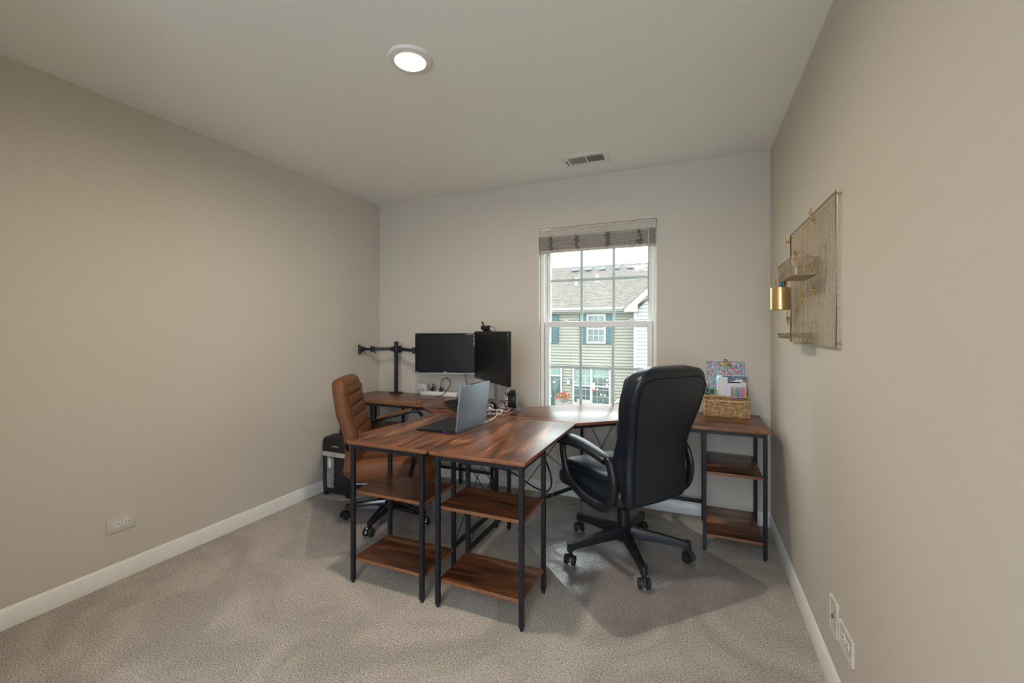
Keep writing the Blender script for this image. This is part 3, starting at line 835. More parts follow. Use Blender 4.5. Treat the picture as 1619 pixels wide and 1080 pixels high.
for s_ in (-1, 1):
    pts = [Vector((bb_x(z) + .052, s_ * .182, z)) for z in [.40 + .53 * k / 30 for k in range(31)]]
    MB().tube(pts, .0022, 6).build('seam', 'brown_seam', RC)
    y = s_ * .272
    pts = spline([(-.235, s_ * .225, .540), (-.235, s_ * .255, .585), (-.17, y, .622), (-.02, y, .660), (.115, y, .692), (.175, y, .680), (.200, y, .61), (.190, y, .48), (.165, y, .36), (.13, s_ * .25, .306), (.09, s_ * .12, .300)], 7)
    ar = MB().tube(pts, .0125, 10).build('armrest', 'gloss', RC, angle=60)
    pp = spline([(-.150, y, .644), (-.05, y, .668), (.07, y, .696), (.115, y, .706)], 6)
    MB().tube(pp, [.014 if k in (0, len(pp) - 1) else .021 for k in range(len(pp))], 12, flat=.62).build('arm_pad', 'brown', ar, angle=70)

# ------------------------------------------------------------ shredder
SH = thing('paper_shredder', 'black paper shredder bin with a silver band in the left corner', 'shredder', (.188, -.672, 0), 0)
b = MB()
sw_, sd = .150, .084
b.loft([[Vector((x * k, y * k, z)) for x, y in rounded([(-sw_, -sd), (sw_, -sd), (sw_, sd), (-sw_, sd)], .035, 5)] for z, k in ((.028, .93), (.034, .955), (.34, 1.0), (.345, 1.0))])
b.build('bin', 'black', SH)
for sx in (-1, 1):
    for sy in (-1, 1): MB().box(sx * .115 - .018, sx * .115 + .018, sy * .06 - .014, sy * .06 + .014, 0, .030, .004).build('foot', 'rubber', SH)
b = MB(); b.loft([[Vector((x * k, y * k, z)) for x, y in rounded([(-sw_, -sd), (sw_, -sd), (sw_, sd), (-sw_, sd)], .038, 5)] for z, k in ((.352, .995), (.362, 1.01), (.425, 1.0), (.448, .96), (.462, .86), (.468, .70))])
hd = b.build('head', 'black', SH)
b = MB(); b.box(-.115, .115, -.010, .010, .462, .4695, .002); b.build('paper_slot', 'dark', hd)
b = MB(); b.loft([[Vector((x * 1.012, y * 1.012, z)) for x, y in rounded([(-sw_, -sd), (sw_, -sd), (sw_, sd), (-sw_, sd)], .038, 5)] for z in (.318, .352)])
bd = b.build('band', 'band', SH)
t_ = text_mb('royal', .014).xf(Matrix.Translation((-.01, -sd * 1.012 - .0008, .335)) @ Matrix.Rotation(PI / 2, 4, 'X')); t_.build('lettering', 'dark', bd)
b = MB(); b.prism(rounded([Vector((-.078, .07)), Vector((-.010, .07)), Vector((-.010, .316)), Vector((-.078, .316))], .014), 0, .004)
b.xf(Matrix.Translation((0, -sd * .985 - .001, 0)) @ Matrix.Rotation(PI / 2, 4, 'X')); b.build('viewing_window', mat('frosted_window', (.24, .24, .25), .3, var=.4, vscale=22), SH)
b = MB(); b.pillow((-.050, -sd - .0052, .265), (.014, .0012, .040), .8, 16, 8); b.build('paper_glimpse', 'paper', SH)
b = MB(); b.box(-.035, .035, -sd - .003, -sd * .9, .392, .406, .004); b.build('control_panel', 'silver', hd)

# ------------------------------------------------------------ dual monitor arm with one free arm
AX, AY = .285, -.115
MA = thing('monitor_mount', 'black dual monitor mount with a tall pole on the left desk, its left arm empty', 'monitor mount', (AX, AY, T))
b = MB(); b.box(-.045, .045, -.045, .045, 0, .008, .003); b.box(-.03, .03, .040, .052, -.06, .008, .002); b.build('clamp_base', 'metal', MA)
MB().cyl((0, 0, .008), (0, 0, .475), .0175, n=20).build('pole', 'metal', MA)
b = MB(); b.cyl((0, 0, .375), (0, 0, .432), .027, n=20); b.box(.015, .05, -.022, .022, .37, .435, .003); b.box(-.05, -.015, -.022, .022, .385, .425, .003); b.build('arm_bracket', 'metal', MA)
# left arm reaching to the corner
e1 = Vector((-.20, -.085, .405)); e2 = Vector((-.245, -.16, .405))
b = MB(); b.bar((-.03, 0, .405), e1, .020, .028, bev=.002); b.cyl(e1 + Vector((0, 0, -.028)), e1 + Vector((0, 0, .026)), .019, n=14)
b.bar(e1, e2, .018, .024, bev=.002); b.cyl(e2 + Vector((0, 0, -.022)), e2 + Vector((0, 0, .024)), .016, n=14); b.tube([e1 + Vector((.02, 0, -.016)), e1 + Vector((.03, 0, -.042)), e1 + Vector((.045, 0, -.016))], .004, 6)
b.build('arm', 'metal', MA)
b = MB(); d = (e2 - e1).normalized(); c_ = e2 + d * .03; b.bar(e2, c_, .016); b.bar(c_, c_ + d * .006, .085, .085, bev=.004)
b.build('mounting_plate', 'metal', MA)
# right arm to the monitor
b = MB(); e3 = Vector((.26, -.085, .40)); e4 = Vector((.52, -.075, .395))
b.bar((.03, 0, .405), e3, .020, .028, bev=.002); b.cyl(e3 + Vector((0, 0, -.028)), e3 + Vector((0, 0, .026)), .019, n=14); b.bar(e3, e4, .018, .024, bev=.002); b.build('arm', 'metal', MA)

def monitor(name, label, c, rz, w, h, depth, bez, bezb):
    t = thing(name, label, 'monitor', c, rz)       # local: screen faces -y, centre of screen at origin
    b = MB(); b.box(-w / 2, w / 2, 0, depth * .45, -h / 2, h / 2, .004, seg=2)
    b.loft([[Vector((x * k, y, z * k2)) for x, z in ((-w / 2, -h / 2), (w / 2, -h / 2), (w / 2, h / 2), (-w / 2, h / 2))] for y, k, k2 in ((depth * .44, .97, .95), (depth, .55, .55))])
    b.build('housing', 'black', t)
    b = MB()
    b.box(-w / 2, w / 2, -.004, .0, h / 2 - bez, h / 2, .0012); b.box(-w / 2, w / 2, -.004, .0, -h / 2, -h / 2 + bezb, .0012)
    b.box(-w / 2, -w / 2 + bez, -.004, 0, -h / 2 + bezb, h / 2 - bez, .0012); b.box(w / 2 - bez, w / 2, -.004, 0, -h / 2 + bezb, h / 2 - bez, .0012)
    b.build('bezel', 'gloss', t)
    MB().box(-w / 2 + bez, w / 2 - bez, -.0018, .001, -h / 2 + bezb, h / 2 - bez).build('screen', 'mesh_screen', t)
    return t
m1 = monitor('monitor', 'black landscape monitor on the arm, facing the camera', (.880, -.235, 1.128), math.radians(17), .515, .338, .045, .013, .020)
MB().box(-.258, .258, -.0062, -.004, -.171, -.163, .0005).build('chin_strip', 'silver', m1)
text_mb('ASUS', .013).xf(Matrix.Translation((.002, -.0048, -.158)) @ Matrix.Rotation(PI / 2, 4, 'X')).build('lettering', 'white', m1)
text_mb('HDMI', .009).xf(Matrix.Translation((-.240, -.0048, -.156)) @ Matrix.Rotation(PI / 2, 4, 'X')).build('lettering', 'white', m1)
MB().box(-.254, -.244, -.0048, -.004, .158, .167).build('energy_sticker', mat('blue_label', (.05, .22, .55), .5), m1)
MB().box(.178, .240, -.0048, -.004, .158, .165).build('feature_sticker', mat('ochre_label', (.28, .24, .09), .5), m1)
stc = [mat('sticker_%s' % n, c, .5) for n, c in (('orange', (.6, .28, .14)), ('green', (.2, .34, .2)), ('white', (.55, .55, .55)), ('blue', (.22, .3, .42)), ('grey', (.6, .6, .58)), ('tan', (.6, .55, .45)))]
for k in range(6): MB().box(.2455, .2555, -.0048, -.004, .147 - k * .0165, .157 - k * .0165).build('spec_sticker', stc[k], m1)
for k in range(5): MB().box(.14 + k * .024, .149 + k * .024, -.0070, -.006, -.1685, -.1655).build('button', 'dark', m1)
MB().box(-.05, .05, .044, .052, -.05, .05, .003).build('mount_plate', 'metal', m1)

mA_, mB_ = Vector((1.192, -.292, 0)), Vector((1.668, -.722, 0))
md = (mB_ - mA_); mw = md.length; mrz = math.atan2(md.y, md.x)
mc = (mA_ + mB_) / 2; ZC = 1.318 - .185 - .015
m2 = monitor('monitor', 'black wide monitor turned toward the left chair, webcam on top', (mc.x, mc.y, 1.128), mrz, mw, .372, .05, .008, .020)
b = MB(); b.box(-.03, .03, .045, .065, -.375, -.06, .004); b.build('stand_neck', 'silver', m2)
b = MB(); b.prism(rounded([Vector((-.15, .030)), Vector((.033, .030)), Vector((.033, .16)), Vector((-.15, .16))], .03), -.383, -.371, .002); b.build('stand_base', 'silver', m2)
wc = thing('webcam', 'small black webcam clipped on top of the wide monitor', 'webcam', (mc.x - .10 * md.x / mw - .0, mc.y - .10 * md.y / mw, 1.128 + .186), mrz)
MB().box(-.040, .040, -.022, .030, .012, .044, .008, seg=3).build('body', 'black', wc)
MB().cyl((0, -.023, .028), (0, -.029, .028), .011, n=16).build('lens', 'gloss', wc)
b = MB(); b.box(-.018, .018, -.014, .040, 0, .013, .003); b.box(-.016, .016, .052, .058, -.045, .006, .002); b.box(-.016, .016, .036, .058, .0005, .006, .001); b.build('clip', 'black', wc)
b = MB(); b.tube(spline([(.04, .02, .03), (.07, .03, .035), (.10, .04, .01), (.105, .06, -.03)], 5), .0025, 6); b.build('cord', 'black', wc)
b = MB(); b.bar((-.028, 0, .044), (-.05, -.005, .072), .012, .012, bev=.002); b.build('shutter_tab', 'black', wc)

# ------------------------------------------------------------ laptop
LP = thing('laptop', 'open black laptop with a grey lid on the left desk', 'laptop', (1.600, -1.118, T), math.radians(-1.5))
lwid = .350
b = MB(); b.loft([[Vector((x, y, z)) for y, z in ((-lwid / 2, .004), (-lwid / 2 + .006, .0), (lwid / 2 - .006, 0), (lwid / 2, .004), (lwid / 2, zt), (-lwid / 2, zt))] for x, zt in ((-.262, .0085), (-.10, .0175), (-.002, .0205))])
LB = b.build('base', 'black', LP)
b = MB()
for r in range(6):
    for c in range(15):
        x = -.042 - r * .0178; y = -.150 + c * .0202 + (r % 2) * .003
        if r == 5 and 4 <= c <= 8: continue
        if y > .148: continue
        zt = .0205 + (x + .002) * .03 / .16
        b.box(x - .0075, x + .0075, y - .0085, y + .0085, zt - .001, zt + .0012, .0008)
b.build('keyboard_keys', 'gloss', LP)
kb = bpy.context.scene.collection.objects['keyboard_keys']; kb['kind'] = 'stuff'
MB().box(-.235, -.168, -.045, .060, .0100, .0118).xf(Matrix.Translation((0, 0, .001)) @ Matrix.Rotation(math.radians(-3.2), 4, 'Y')).build('touchpad', 'gloss', LP)
MB().box(-.075, -.058, -lwid / 2 - .0008, -lwid / 2, .006, .013).build('usb_port', 'led', LP)
lid = MB(); lh = .252
lid.box(-.005, .005, -lwid / 2, lwid / 2, .0, lh, .0028, seg=2)
mtx = Matrix.Translation((.004, 0, .014)) @ Matrix.Rotation(math.radians(6), 4, 'Y'); lid.xf(mtx)
LD = lid.build('lid', 'lid', LP)
s_ = MB(); s_.box(-.0062, -.0048, -lwid / 2 + .010, lwid / 2 - .010, .018, lh - .012).xf(mtx); s_.build('screen', 'mesh_screen', LD)
s_ = MB(); s_.box(-.0055, .0050, -.055, .055, lh - .001, lh + .004, .001).xf(mtx); s_.build('camera_bar', 'black', LD)
MB().cyl((0, -.12, .016), (0, .12, .016), .006, n=10).build('hinge', 'black', LP)

# ------------------------------------------------------------ keyboard, mouse, speaker, cable pile
KB = thing('keyboard', 'black keyboard on the left desk behind the laptop', 'keyboard', (1.205, -.555, T), math.radians(-48))
MB().loft([[Vector((x, y, z)) for y, z in ((-.075, 0), (.075, 0), (.075, .026), (.068, .030), (-.075, .014))] for x in (-.225, .225)]).build('case', 'black', KB)
b = MB()
for r in range(6):
    for c in range(22):
        x = -.212 + c * .0202; y = -.064 + r * .0255 * .93; z = .0145 + (y + .075) * .112
        if r == 0 and 4 <= c <= 8: continue
        b.box(x - .0085, x + .0085, y - .0095, y + .0095, z - .002, z + .008, .0015)
o = b.build('keys', 'rubber', KB); o['kind'] = 'stuff'
MS = thing('computer_mouse', 'dark computer mouse behind the open laptop', 'mouse', (1.335, -.745, T), math.radians(-50))
def mfn(p): 
    if p.z < 0: p.z *= .15
    return p
MB().pillow((0, 0, .004), (.055, .031, .032), .9, 28, 12, mfn).build('shell', 'lid', MS)
MB().cyl((.028, -.005, .030), (.028, .005, .030), .007, n=12).build('scroll_wheel', 'rubber', MS)

SPK = thing('desk_speaker', 'small round speaker with a silver rim beside the cable pile', 'speaker', (1.573, -.462, T), math.radians(12))
b = MB(); b.lathe([(.050, -.010), (.064, -.006), (.068, .004), (.068, .045), (.062, .052), (.045, .054)], (0, 0, .075), 32, 'X'); b.build('drum', 'black', SPK)
b = MB(); b.lathe([(.056, -.036), (.069, -.034), (.072, -.028), (.072, -.006), (.066, -.004), (.056, -.006)], (0, 0, .075), 32, 'X'); b.build('rim', 'chrome', SPK)
MB().cyl((-.032, 0, .075), (-.026, 0, .075), .058, n=28).build('grille_cloth', 'dark', SPK)
b = MB(); b.box(-.028, .050, -.040, .040, 0, .014, .004); b.build('foot', 'black', SPK)

HS = thing('webcam_ball', 'round black desk webcam ball lying among the cables', 'webcam', (1.480, -.565, T))
b = MB(); b.sphere((0, 0, .034), .030, 16); b.build('body', 'gloss', HS)
MB().lathe([(.018, -.029), (.023, -.032), (.023, -.038), (.016, -.040), (.010, -.036)], (0, 0, .034), 20, 'Y').build('lens_ring', 'chrome', HS)
b = MB(); b.tube(spline([(-.03, -.02, .004), (0, 0, .006), (.03, -.025, .004)], 4), .004, 6); b.build('foot', 'black', HS)
rnd = random.Random(5)
def cable(label, cx, cy, z, rad, r, m, n=9, tail=None, name='cable'):
    pts = []
    a = rnd.uniform(0, 6)
    for k in range(n):
        a += rnd.uniform(.7, 1.5); rr = rad * rnd.uniform(.45, 1.1)
        pts.append((rr * math.cos(a) * .75, rr * math.sin(a) * 1.1, r + rnd.uniform(0, .020)))
    if tail: pts += [(tx - cx, ty - cy, tz - z) for tx, ty, tz in tail]
    o = MB().tube(spline(pts, 6), r, 6).build(name, m); o.location = (cx, cy, z)
    return tag(o, label, 'cable', 'cables tangled behind the laptop')
cable('tangled white cable heaped on the desk behind the laptop', 1.515, -.665, T, .085, .0028, 'white', 12)
cable('tangled black cable heaped on the desk behind the laptop', 1.500, -.63, T, .095, .0030, 'rubber', 13)
cable('white cord running along the seam of the two desks', 1.560, -.62, T, .05, .0024, 'white', 6, [(1.600, -.80, T + .003), (1.607, -.93, T + .003), (1.59, -.98, T + .003)])
cable('thin grey cord looping past the round speaker onto the right desk', 1.60, -.50, T, .05, .0020, 'lid', 6, [(1.66, -.45, T + .003), (1.71, -.42, T + .003), (1.73, -.47, T + .003), (1.66, -.50, T + .003)])
o = cable('second white cord coiled at the foot of the round speaker', 1.560, -.545, T, .06, .0024, 'white', 9)
o = cable('thin black cord coiled loosely nearest the laptop lid', 1.535, -.74, T, .07, .0024, 'rubber', 9)

# ------------------------------------------------------------ power strip on the back edge, adapter, plugs
PS = thing('power_strip', 'beige power strip standing at the back edge of the left desk', 'power strip', (.735, -.095, T))
MB().box(-.185, .185, -.022, .022, 0, .036, .004, seg=2).build('case', 'white', PS)
for k in range(6): MB().box(-.155 + k * .058, -.128 + k * .058, -.012, .012, .036, .0372).build('socket', 'plate', PS)
AD = thing('power_adapter', 'white power adapter plugged into the beige power strip', 'adapter', (.598, -.095, T + .0372))
MB().box(-.072, .014, -.020, .020, .016, .062, .004, seg=2).build('body', 'white', AD)
MB().box(-.014, .014, -.016, .016, 0, .018, .002).build('plug_base', 'white', AD)
MB().box(-.050, -.022, -.0206, -.020, .036, .039).build('lettering', 'cord', AD)
MB().tube(spline([(-.072, 0, .042), (-.105, 0, .046), (-.115, -.004, .030), (-.095, -.004, .018), (-.075, 0, .020)], 6), .0022, 6).build('cord', 'white', AD)
def plug(label, x, pts):
    t = thing('power_plug', label, 'plug', (x, -.095, T + .0372))
    MB().loft([[Vector((a * cx_, b_ * cx_, z)) for a, b_ in rounded([Vector((-.013, -.012)), Vector((.013, -.012)), Vector((.013, .012)), Vector((-.013, .012))], .005, 3)] for z, cx_ in ((0, 1), (.018, 1.0), (.024, .8), (.040, .35), (.046, .30))]).build('body', 'rubber', t)
    MB().tube(spline([(0, 0, .044)] + pts, 7), .0034, 7).build('cord', 'rubber', t)
    return t
p1 = plug('black plug with a brass-tied cord in the middle of the power strip', .665, [(.002, 0, .056), (.014, 0, .062), (.020, 0, .045), (.022, .012, .02)])
MB().sphere((-.002, 0, .062), .009, 10).build('brass_tie', 'brass', p1)
plug('black plug on the right of the power strip with a tall looping cord', .752, [(.002, 0, .07), (.020, 0, .105), (.055, 0, .122), (.090, 0, .105), (.098, -.01, .065), (.078, -.03, .02), (.045, -.045, -.020), (.01, -.06, -.032), (-.02, -.07, -.033)])
o = MB().tube(spline([(0, 0, 0), (.012, .01, -.10), (.025, .03, -.19), (.03, .05, -.27)], 6), .0035, 7).build('monitor_cable', 'rubber'); o.location = (1.020, -.165, 1.02)
tag(o, 'straight black cable hanging from the arm-mounted monitor to the desk', 'cable')

# cables hanging below the desks
def hang(label, pts, r, m):
    p0 = Vector(pts[0]); o = MB().tube(spline([Vector(p) - p0 for p in pts], 8), r, 7).build('hanging_cable', m); o.location = p0
    return tag(o, label, 'cable', 'cables hanging under the desks')
hang('thick black cable looping down under the right desk', [(1.86, -.95, .70), (1.95, -.84, .55), (1.98, -.76, .38), (1.93, -.70, .28), (1.80, -.62, .27), (1.60, -.50, .30), (1.35, -.40, .29), (1.12, -.35, .26)], .0055, 'rubber')
hang('thin grey wire hanging loosely under the right desk', [(2.02, -.96, .715), (2.06, -.90, .60), (2.05, -.85, .42), (1.98, -.80, .27), (1.90, -.76, .22)], .0018, 'lid')
hang('white cable sagging between the desk frames by the back wall', [(1.78, -.40, .70), (1.66, -.36, .52), (1.52, -.34, .44), (1.40, -.32, .50), (1.33, -.30, .64)], .0035, 'white')
hang('thin black cable drooping under the left desk near the back wall', [(.97, -.20, .70), (.96, -.21, .45), (1.00, -.22, .30), (1.15, -.26, .25), (1.30, -.30, .30), (1.42, -.33, .42)], .0028, 'rubber')
hang('black adapter cable curling below the seam of the desks', [(1.50, -.75, .70), (1.44, -.68, .62), (1.40, -.60, .52), (1.43, -.55, .45), (1.48, -.52, .52)], .0032, 'rubber')

# ------------------------------------------------------------ woven basket organiser with stationery
BX0, BX1 = 2.872, 3.140
BK = thing('woven_basket', 'stepped seagrass basket on the right end of the window desk', 'basket', ((BX0 + BX1) / 2, -.085, T))
hw = (BX1 - BX0) / 2
def weave(b, fn, nu, nv, r):
    """rows of over-under strands; fn(u,v)->point, normal"""
    for j in range(nv):
        pts = []
        for i in range(nu * 2 + 1):
            p, n = fn(i / (nu * 2), (j + .5) / nv)
            pts.append(Vector(p) + Vector(n) * (r * 1.1 * (1 if (i // 1 + j) % 2 else -1)))
        b.tube(pts, r, 5)
FB, BB = -.075, .060        # front and back y
HF, HM, HB = .104, .128, .165
b = MB(); weave(b, lambda u, v: ((-hw + 2 * hw * u, FB, HF * v), (0, -1, 0)), 17, 13, .0036); b.build('front_panel', 'wicker', BK, angle=60)
b = MB(); weave(b, lambda u, v: ((-hw + 2 * hw * u, -.018, .005 + (HM - .005) * v), (0, -1, 0)), 17, 14, .0036); b.build('middle_panel', 'wicker', BK, angle=60)
b = MB(); weave(b, lambda u, v: ((-hw + 2 * hw * u, BB, .005 + (HB - .005) * v), (0, 1, 0)), 17, 18, .0036); b.build('back_panel', 'wicker', BK, angle=60)
for s_ in (-1, 1):
    b = MB()
    for j in range(18):
        z = .005 + .0092 * j; y0 = FB if z < HF else (-.018 if z < HM else .01 + (z - HM))
        if z > HB or y0 > BB: break
        n_ = max(2, int((BB - y0) / .008)); pts = [(s_ * (hw + (.0036 if (i + j) % 2 else -.0036)), y0 + (BB - y0) * i / n_, z) for i in range(n_ + 1)]
        b.tube(pts, .0036, 5)
    b.build('side_panel', 'wicker', BK, angle=60)
for y, z in ((FB, HF), (-.018, HM), (BB, HB)): MB().tube([(-hw - .004, y, z), (hw + .004, y, z)], .0062, 8).build('rim', 'wicker', BK)
MB().box(-hw, hw, FB, BB, .0005, .006).build('bottom', 'wicker', BK)

b = MB(); b.box(-hw + .004, hw - .004, FB + .0045, FB + .0060, .004, HF - .004); b.box(-hw + .004, hw - .004, -.0145, -.0130, .006, HM - .004); b.box(-hw + .004, hw - .004, BB - .0060, BB - .0045, .006, HB - .004)
b.build('weave_gap_shade', mat('gap_shade_brown', (.16, .09, .04), .8), BK)  # dark backing added so the gaps in the weave look shaded
for k in range(18):
    x = -hw + 2 * hw * k / 17; MB().cyl((x, FB + .001, .004), (x, FB + .001, HF - .004), .0022, n=5).build('stake', 'wicker', BK)
CBx, CBz = 3.008, T + .012
CB = thing('clipboard', 'floral print clipboard with a bronze clip standing in the basket', 'clipboard', (CBx, -.035, CBz))
cbm = Matrix.Rotation(math.radians(-6), 4, 'X')
MB().prism(rounded([Vector((-.119, 0)), Vector((.119, 0)), Vector((.119, .352)), Vector((-.119, .352))], .010), -.0016, .0016, 0).xf(Matrix.Rotation(PI / 2, 4, 'X')).xf(cbm).build('board', 'floral', CB)
b = MB(); b.loft([[Vector((x * k, y, z)) for x, y, z in ((-.040, -.004, .322), (.040, -.004, .322), (.038, -.010, .330), (-.038, -.010, .330))] for k in (1,)], cap=False) if False else None
b.prism([(-.040, .318), (.040, .318), (.038, .326), (.018, .338), (.014, .350), (-.014, .350), (-.018, .338), (-.038, .326)], .003, .011, .001)
b.xf(Matrix.Rotation(PI / 2, 4, 'X')); b.tube([Vector((.012 * math.cos(a), -.006, .352 + .010 * math.sin(a))) for a in [PI * k / 8 for k in range(9)]], .0028, 6)
b.xf(cbm).build('clip', 'bronze', CB)
# clear acetate sheet and white shapes in front of the clipboard
AC = thing('clear_folder', 'clear plastic folder leaning in front of the clipboard', 'folder', (3.050, -.050, T + .020))
MB().box(-.098, .092, -.001, .001, 0, .245).xf(cbm).build('sheet', 'clear', AC)
MB().box(-.098, .092, -.0018, .0012, .2435, .2475, .0006).xf(cbm).build('top_edge', 'paper', AC)
NC = thing('index_card_pack', 'white packs of labels standing inside the woven basket', 'stationery', (2.998, -.058, T + .02))
MB().box(-.030, .020, -.006, .006, 0, .235, .001).build('card', 'paper', NC)
MB().box(-.040, -.031, -.004, .004, 0, .215, .001).build('card', 'white', NC)
MB().box(.022, .030, -.004, .004, 0, .180, .001).build('card', mat('slate_card', (.16, .17, .16), .6), NC)
SC = thing('label_tape_box', 'white printed box with grey buttons behind the highlighter pack', 'stationery', (3.085, -.052, T + .02))
MB().box(-.045, .045, -.010, .010, 0, .205, .003).build('box', 'white', SC)
MB().box(-.022, .022, -.012, -.010, .205, .222, .002).build('tab', 'white', SC)
for k in range(3): MB().box(-.022 + k * .016, -.012 + k * .016, -.0112, -.010, .184, .195).build('marking', 'cord', SC)
MB().box(-.052, -.046, -.011, -.009, .13, .205).build('marking', 'dark', SC)
HP = thing('highlighter_pack', 'clear pack of pastel highlighters hooked on the basket front', 'highlighters', (3.080, -.105, T + .125))
b = MB(); b.prism(rounded([Vector((-.052, 0)), Vector((.052, 0)), Vector((.052, .085)), Vector((0, .128)), Vector((-.052, .085))], [0, 0, .03, .05, .03]), -.0010, .0010); b.xf(Matrix.Rotation(PI / 2, 4, 'X')).xf(Matrix.Translation((-.022, .010, .0)))
b.build('backing_card', mat('lilac_card', (.72, .70, .80), .5), HP)
MB().box(-.044, .046, -.012, .0, 0, .004, .001).build('tray', mat('lilac_plastic', (.66, .50, .70), .4), HP)
for k, c in enumerate(((.14, .28, .62), (.78, .42, .05), (.05, .50, .36), (.36, .22, .55), (.80, .22, .42), (.35, .30, .38), (.90, .42, .24))):
    t = thing('highlighter', ['blue', 'orange', 'green', 'purple', 'pink', 'grey', 'peach'][k] + ' pastel highlighter in the clear pack on the basket', 'highlighter', (3.080 - .040 + k * .0135, -.112, T + .1292), group='pastel highlighters')
    mm = mat('highlighter_ink', c, .4)
    MB().cyl((0, 0, 0), (0, 0, .052), .0054, n=10).build('barrel', mm, t); MB().cyl((0, 0, .052), (0, 0, .068), .0044, .0030, n=10).build('cap', mm, t)
SX = thing('scissors', 'teal handled scissors in the left of the woven basket', 'scissors', (2.905, -.060, T + .130))
tealm = mat('teal_plastic', (.05, .42, .38), .35)
for cx_, cz_, rx_ in ((.020, .022, .020), (-.012, .034, .016)):
    MB().tube([(cx_ + rx_ * math.cos(a), -.004, cz_ + .022 * math.sin(a)) for a in [2 * PI * k / 20 for k in range(20)]], .0042, 6, closed=True, up=(0, 1, 0)).build('handle', tealm, SX)
MB().bar((.004, -.004, .006), (.016, -.004, -.10), .003, .010).build('blade', 'chrome', SX)
PN = thing('pen', 'purple pen leaning in the left end of the woven basket', 'pen', (2.896, -.035, T + .01)); 
MB().cyl((0, 0, 0), (-.008, -.020, .185), .0045, n=8).build('barrel', mat('plum_plastic', (.28, .02, .16), .4), PN)
YN = thing('sticky_notes', 'yellow sticky note pad behind the scissors', 'notes', (2.945, -.048, T + .10)); MB().box(-.010, .010, -.003, .003, 0, .062).build('pad', mat('yellow_paper', (.78, .70, .16), .8), YN)

# ------------------------------------------------------------ wire grid board on the right wall
GY0, GY1, GZ0, GZ1 = -1.535, -.755, 1.263, 1.808
GX = W - .014
GB = thing('wire_grid_board', 'champagne metal wire grid board hung on the right wall', 'wall grid', (W, (GY0 + GY1) / 2, GZ0))
def gp(n, mb, m='champagne', par=None): return mb.build(n, m, par or GB, world=True)
gp('frame', MB().tube([(GX, GY0, GZ0), (GX, GY1, GZ0), (GX, GY1, GZ1), (GX, GY0, GZ1)], .0042, 8, closed=True, up=(1, 0, 0)))
nv_ = 33; nh = 23
a = gp('wire', MB().cyl((GX, GY0 + .001, GZ0), (GX, GY0 + .001, GZ1), .0012, n=6)); a.location.y += (GY1 - GY0) / nv_
for k in range(2, nv_):
    share(a, 'wire', GB, Matrix.Translation((0, (GY1 - GY0) / nv_ * k, 0)))
a = gp('crosswire', MB().cyl((GX + .003, GY0, GZ0), (GX + .003, GY1, GZ0), .0011, n=6)); a.location.z += (GZ1 - GZ0) / nh
for k in range(2, nh): share(a, 'crosswire', GB, Matrix.Translation((0, 0, (GZ1 - GZ0) / nh * k)))
for y in (GY0, GY1):
    for z in (GZ0 + .01, GZ1 - .01): gp('wall_stud', MB().cyl((GX, y, z), (W, y, z), .0045, n=8))
# wire basket on hooks
def wirebasket(name, label, y0, y1, z0, z1, depth, n, ribs, hooks):
    t = thing(name, label, 'wire basket', (W, (y0 + y1) / 2, z0)); xb = GX - .010; xf = xb - depth
    def q(nm, mb, m='champagne'): return mb.build(nm, m, t, world=True)
    q('rim', MB().tube([(xb, y0, z1), (xb, y1, z1), (xf - .012, y1, z1), (xf - .012, y0, z1)], .0026, 6, closed=True))
    q('middle_wire', MB().tube([(xb, y0, (z0 + z1) / 2), (xb, y1, (z0 + z1) / 2), (xf - .006, y1, (z0 + z1) / 2), (xf - .006, y0, (z0 + z1) / 2)], .0020, 6, closed=True))
    q('bottom_plate', MB().box(xf, xb, y0 + .004, y1 - .004, z0, z0 + .0022))
    for k in range(n + 1):
        y = y0 + (y1 - y0) * k / n
        q('rib', MB().cyl((xf, y, z0), (xf - .012, y, z1), .0018, n=5)); q('rib', MB().cyl((xb, y, z0), (xb, y, z1), .0018, n=5))
    for k in range(1, 5):
        x = xf + (xb - xf) * k / 5
        for y in (y0, y1): q('rib', MB().cyl((x, y, z0), (x - .005, y, z1), .0018, n=5))
    for y in hooks:
        q('hook', MB().tube([(xb, y, z1), (xb, y, z1 + .035)] + [(xb + .011 - .011 * math.cos(a_), y, z1 + .035 + .014 * math.sin(a_)) for a_ in [PI * j / 8 for j in range(1, 9)]] + [(xb + .0212, y, z1 + .024)], .0024, 6))
    return t
wirebasket('wire_basket', 'gold wire basket hooked in the middle of the wall grid', -1.360, -1.100, 1.540, 1.605, .090, 11, 5, (-1.350, -1.112))
wirebasket('wire_tray', 'small gold wire letter tray hooked low on the wall grid', -1.220, -.960, 1.284, 1.308, .070, 13, 5, (-1.210, -.975))
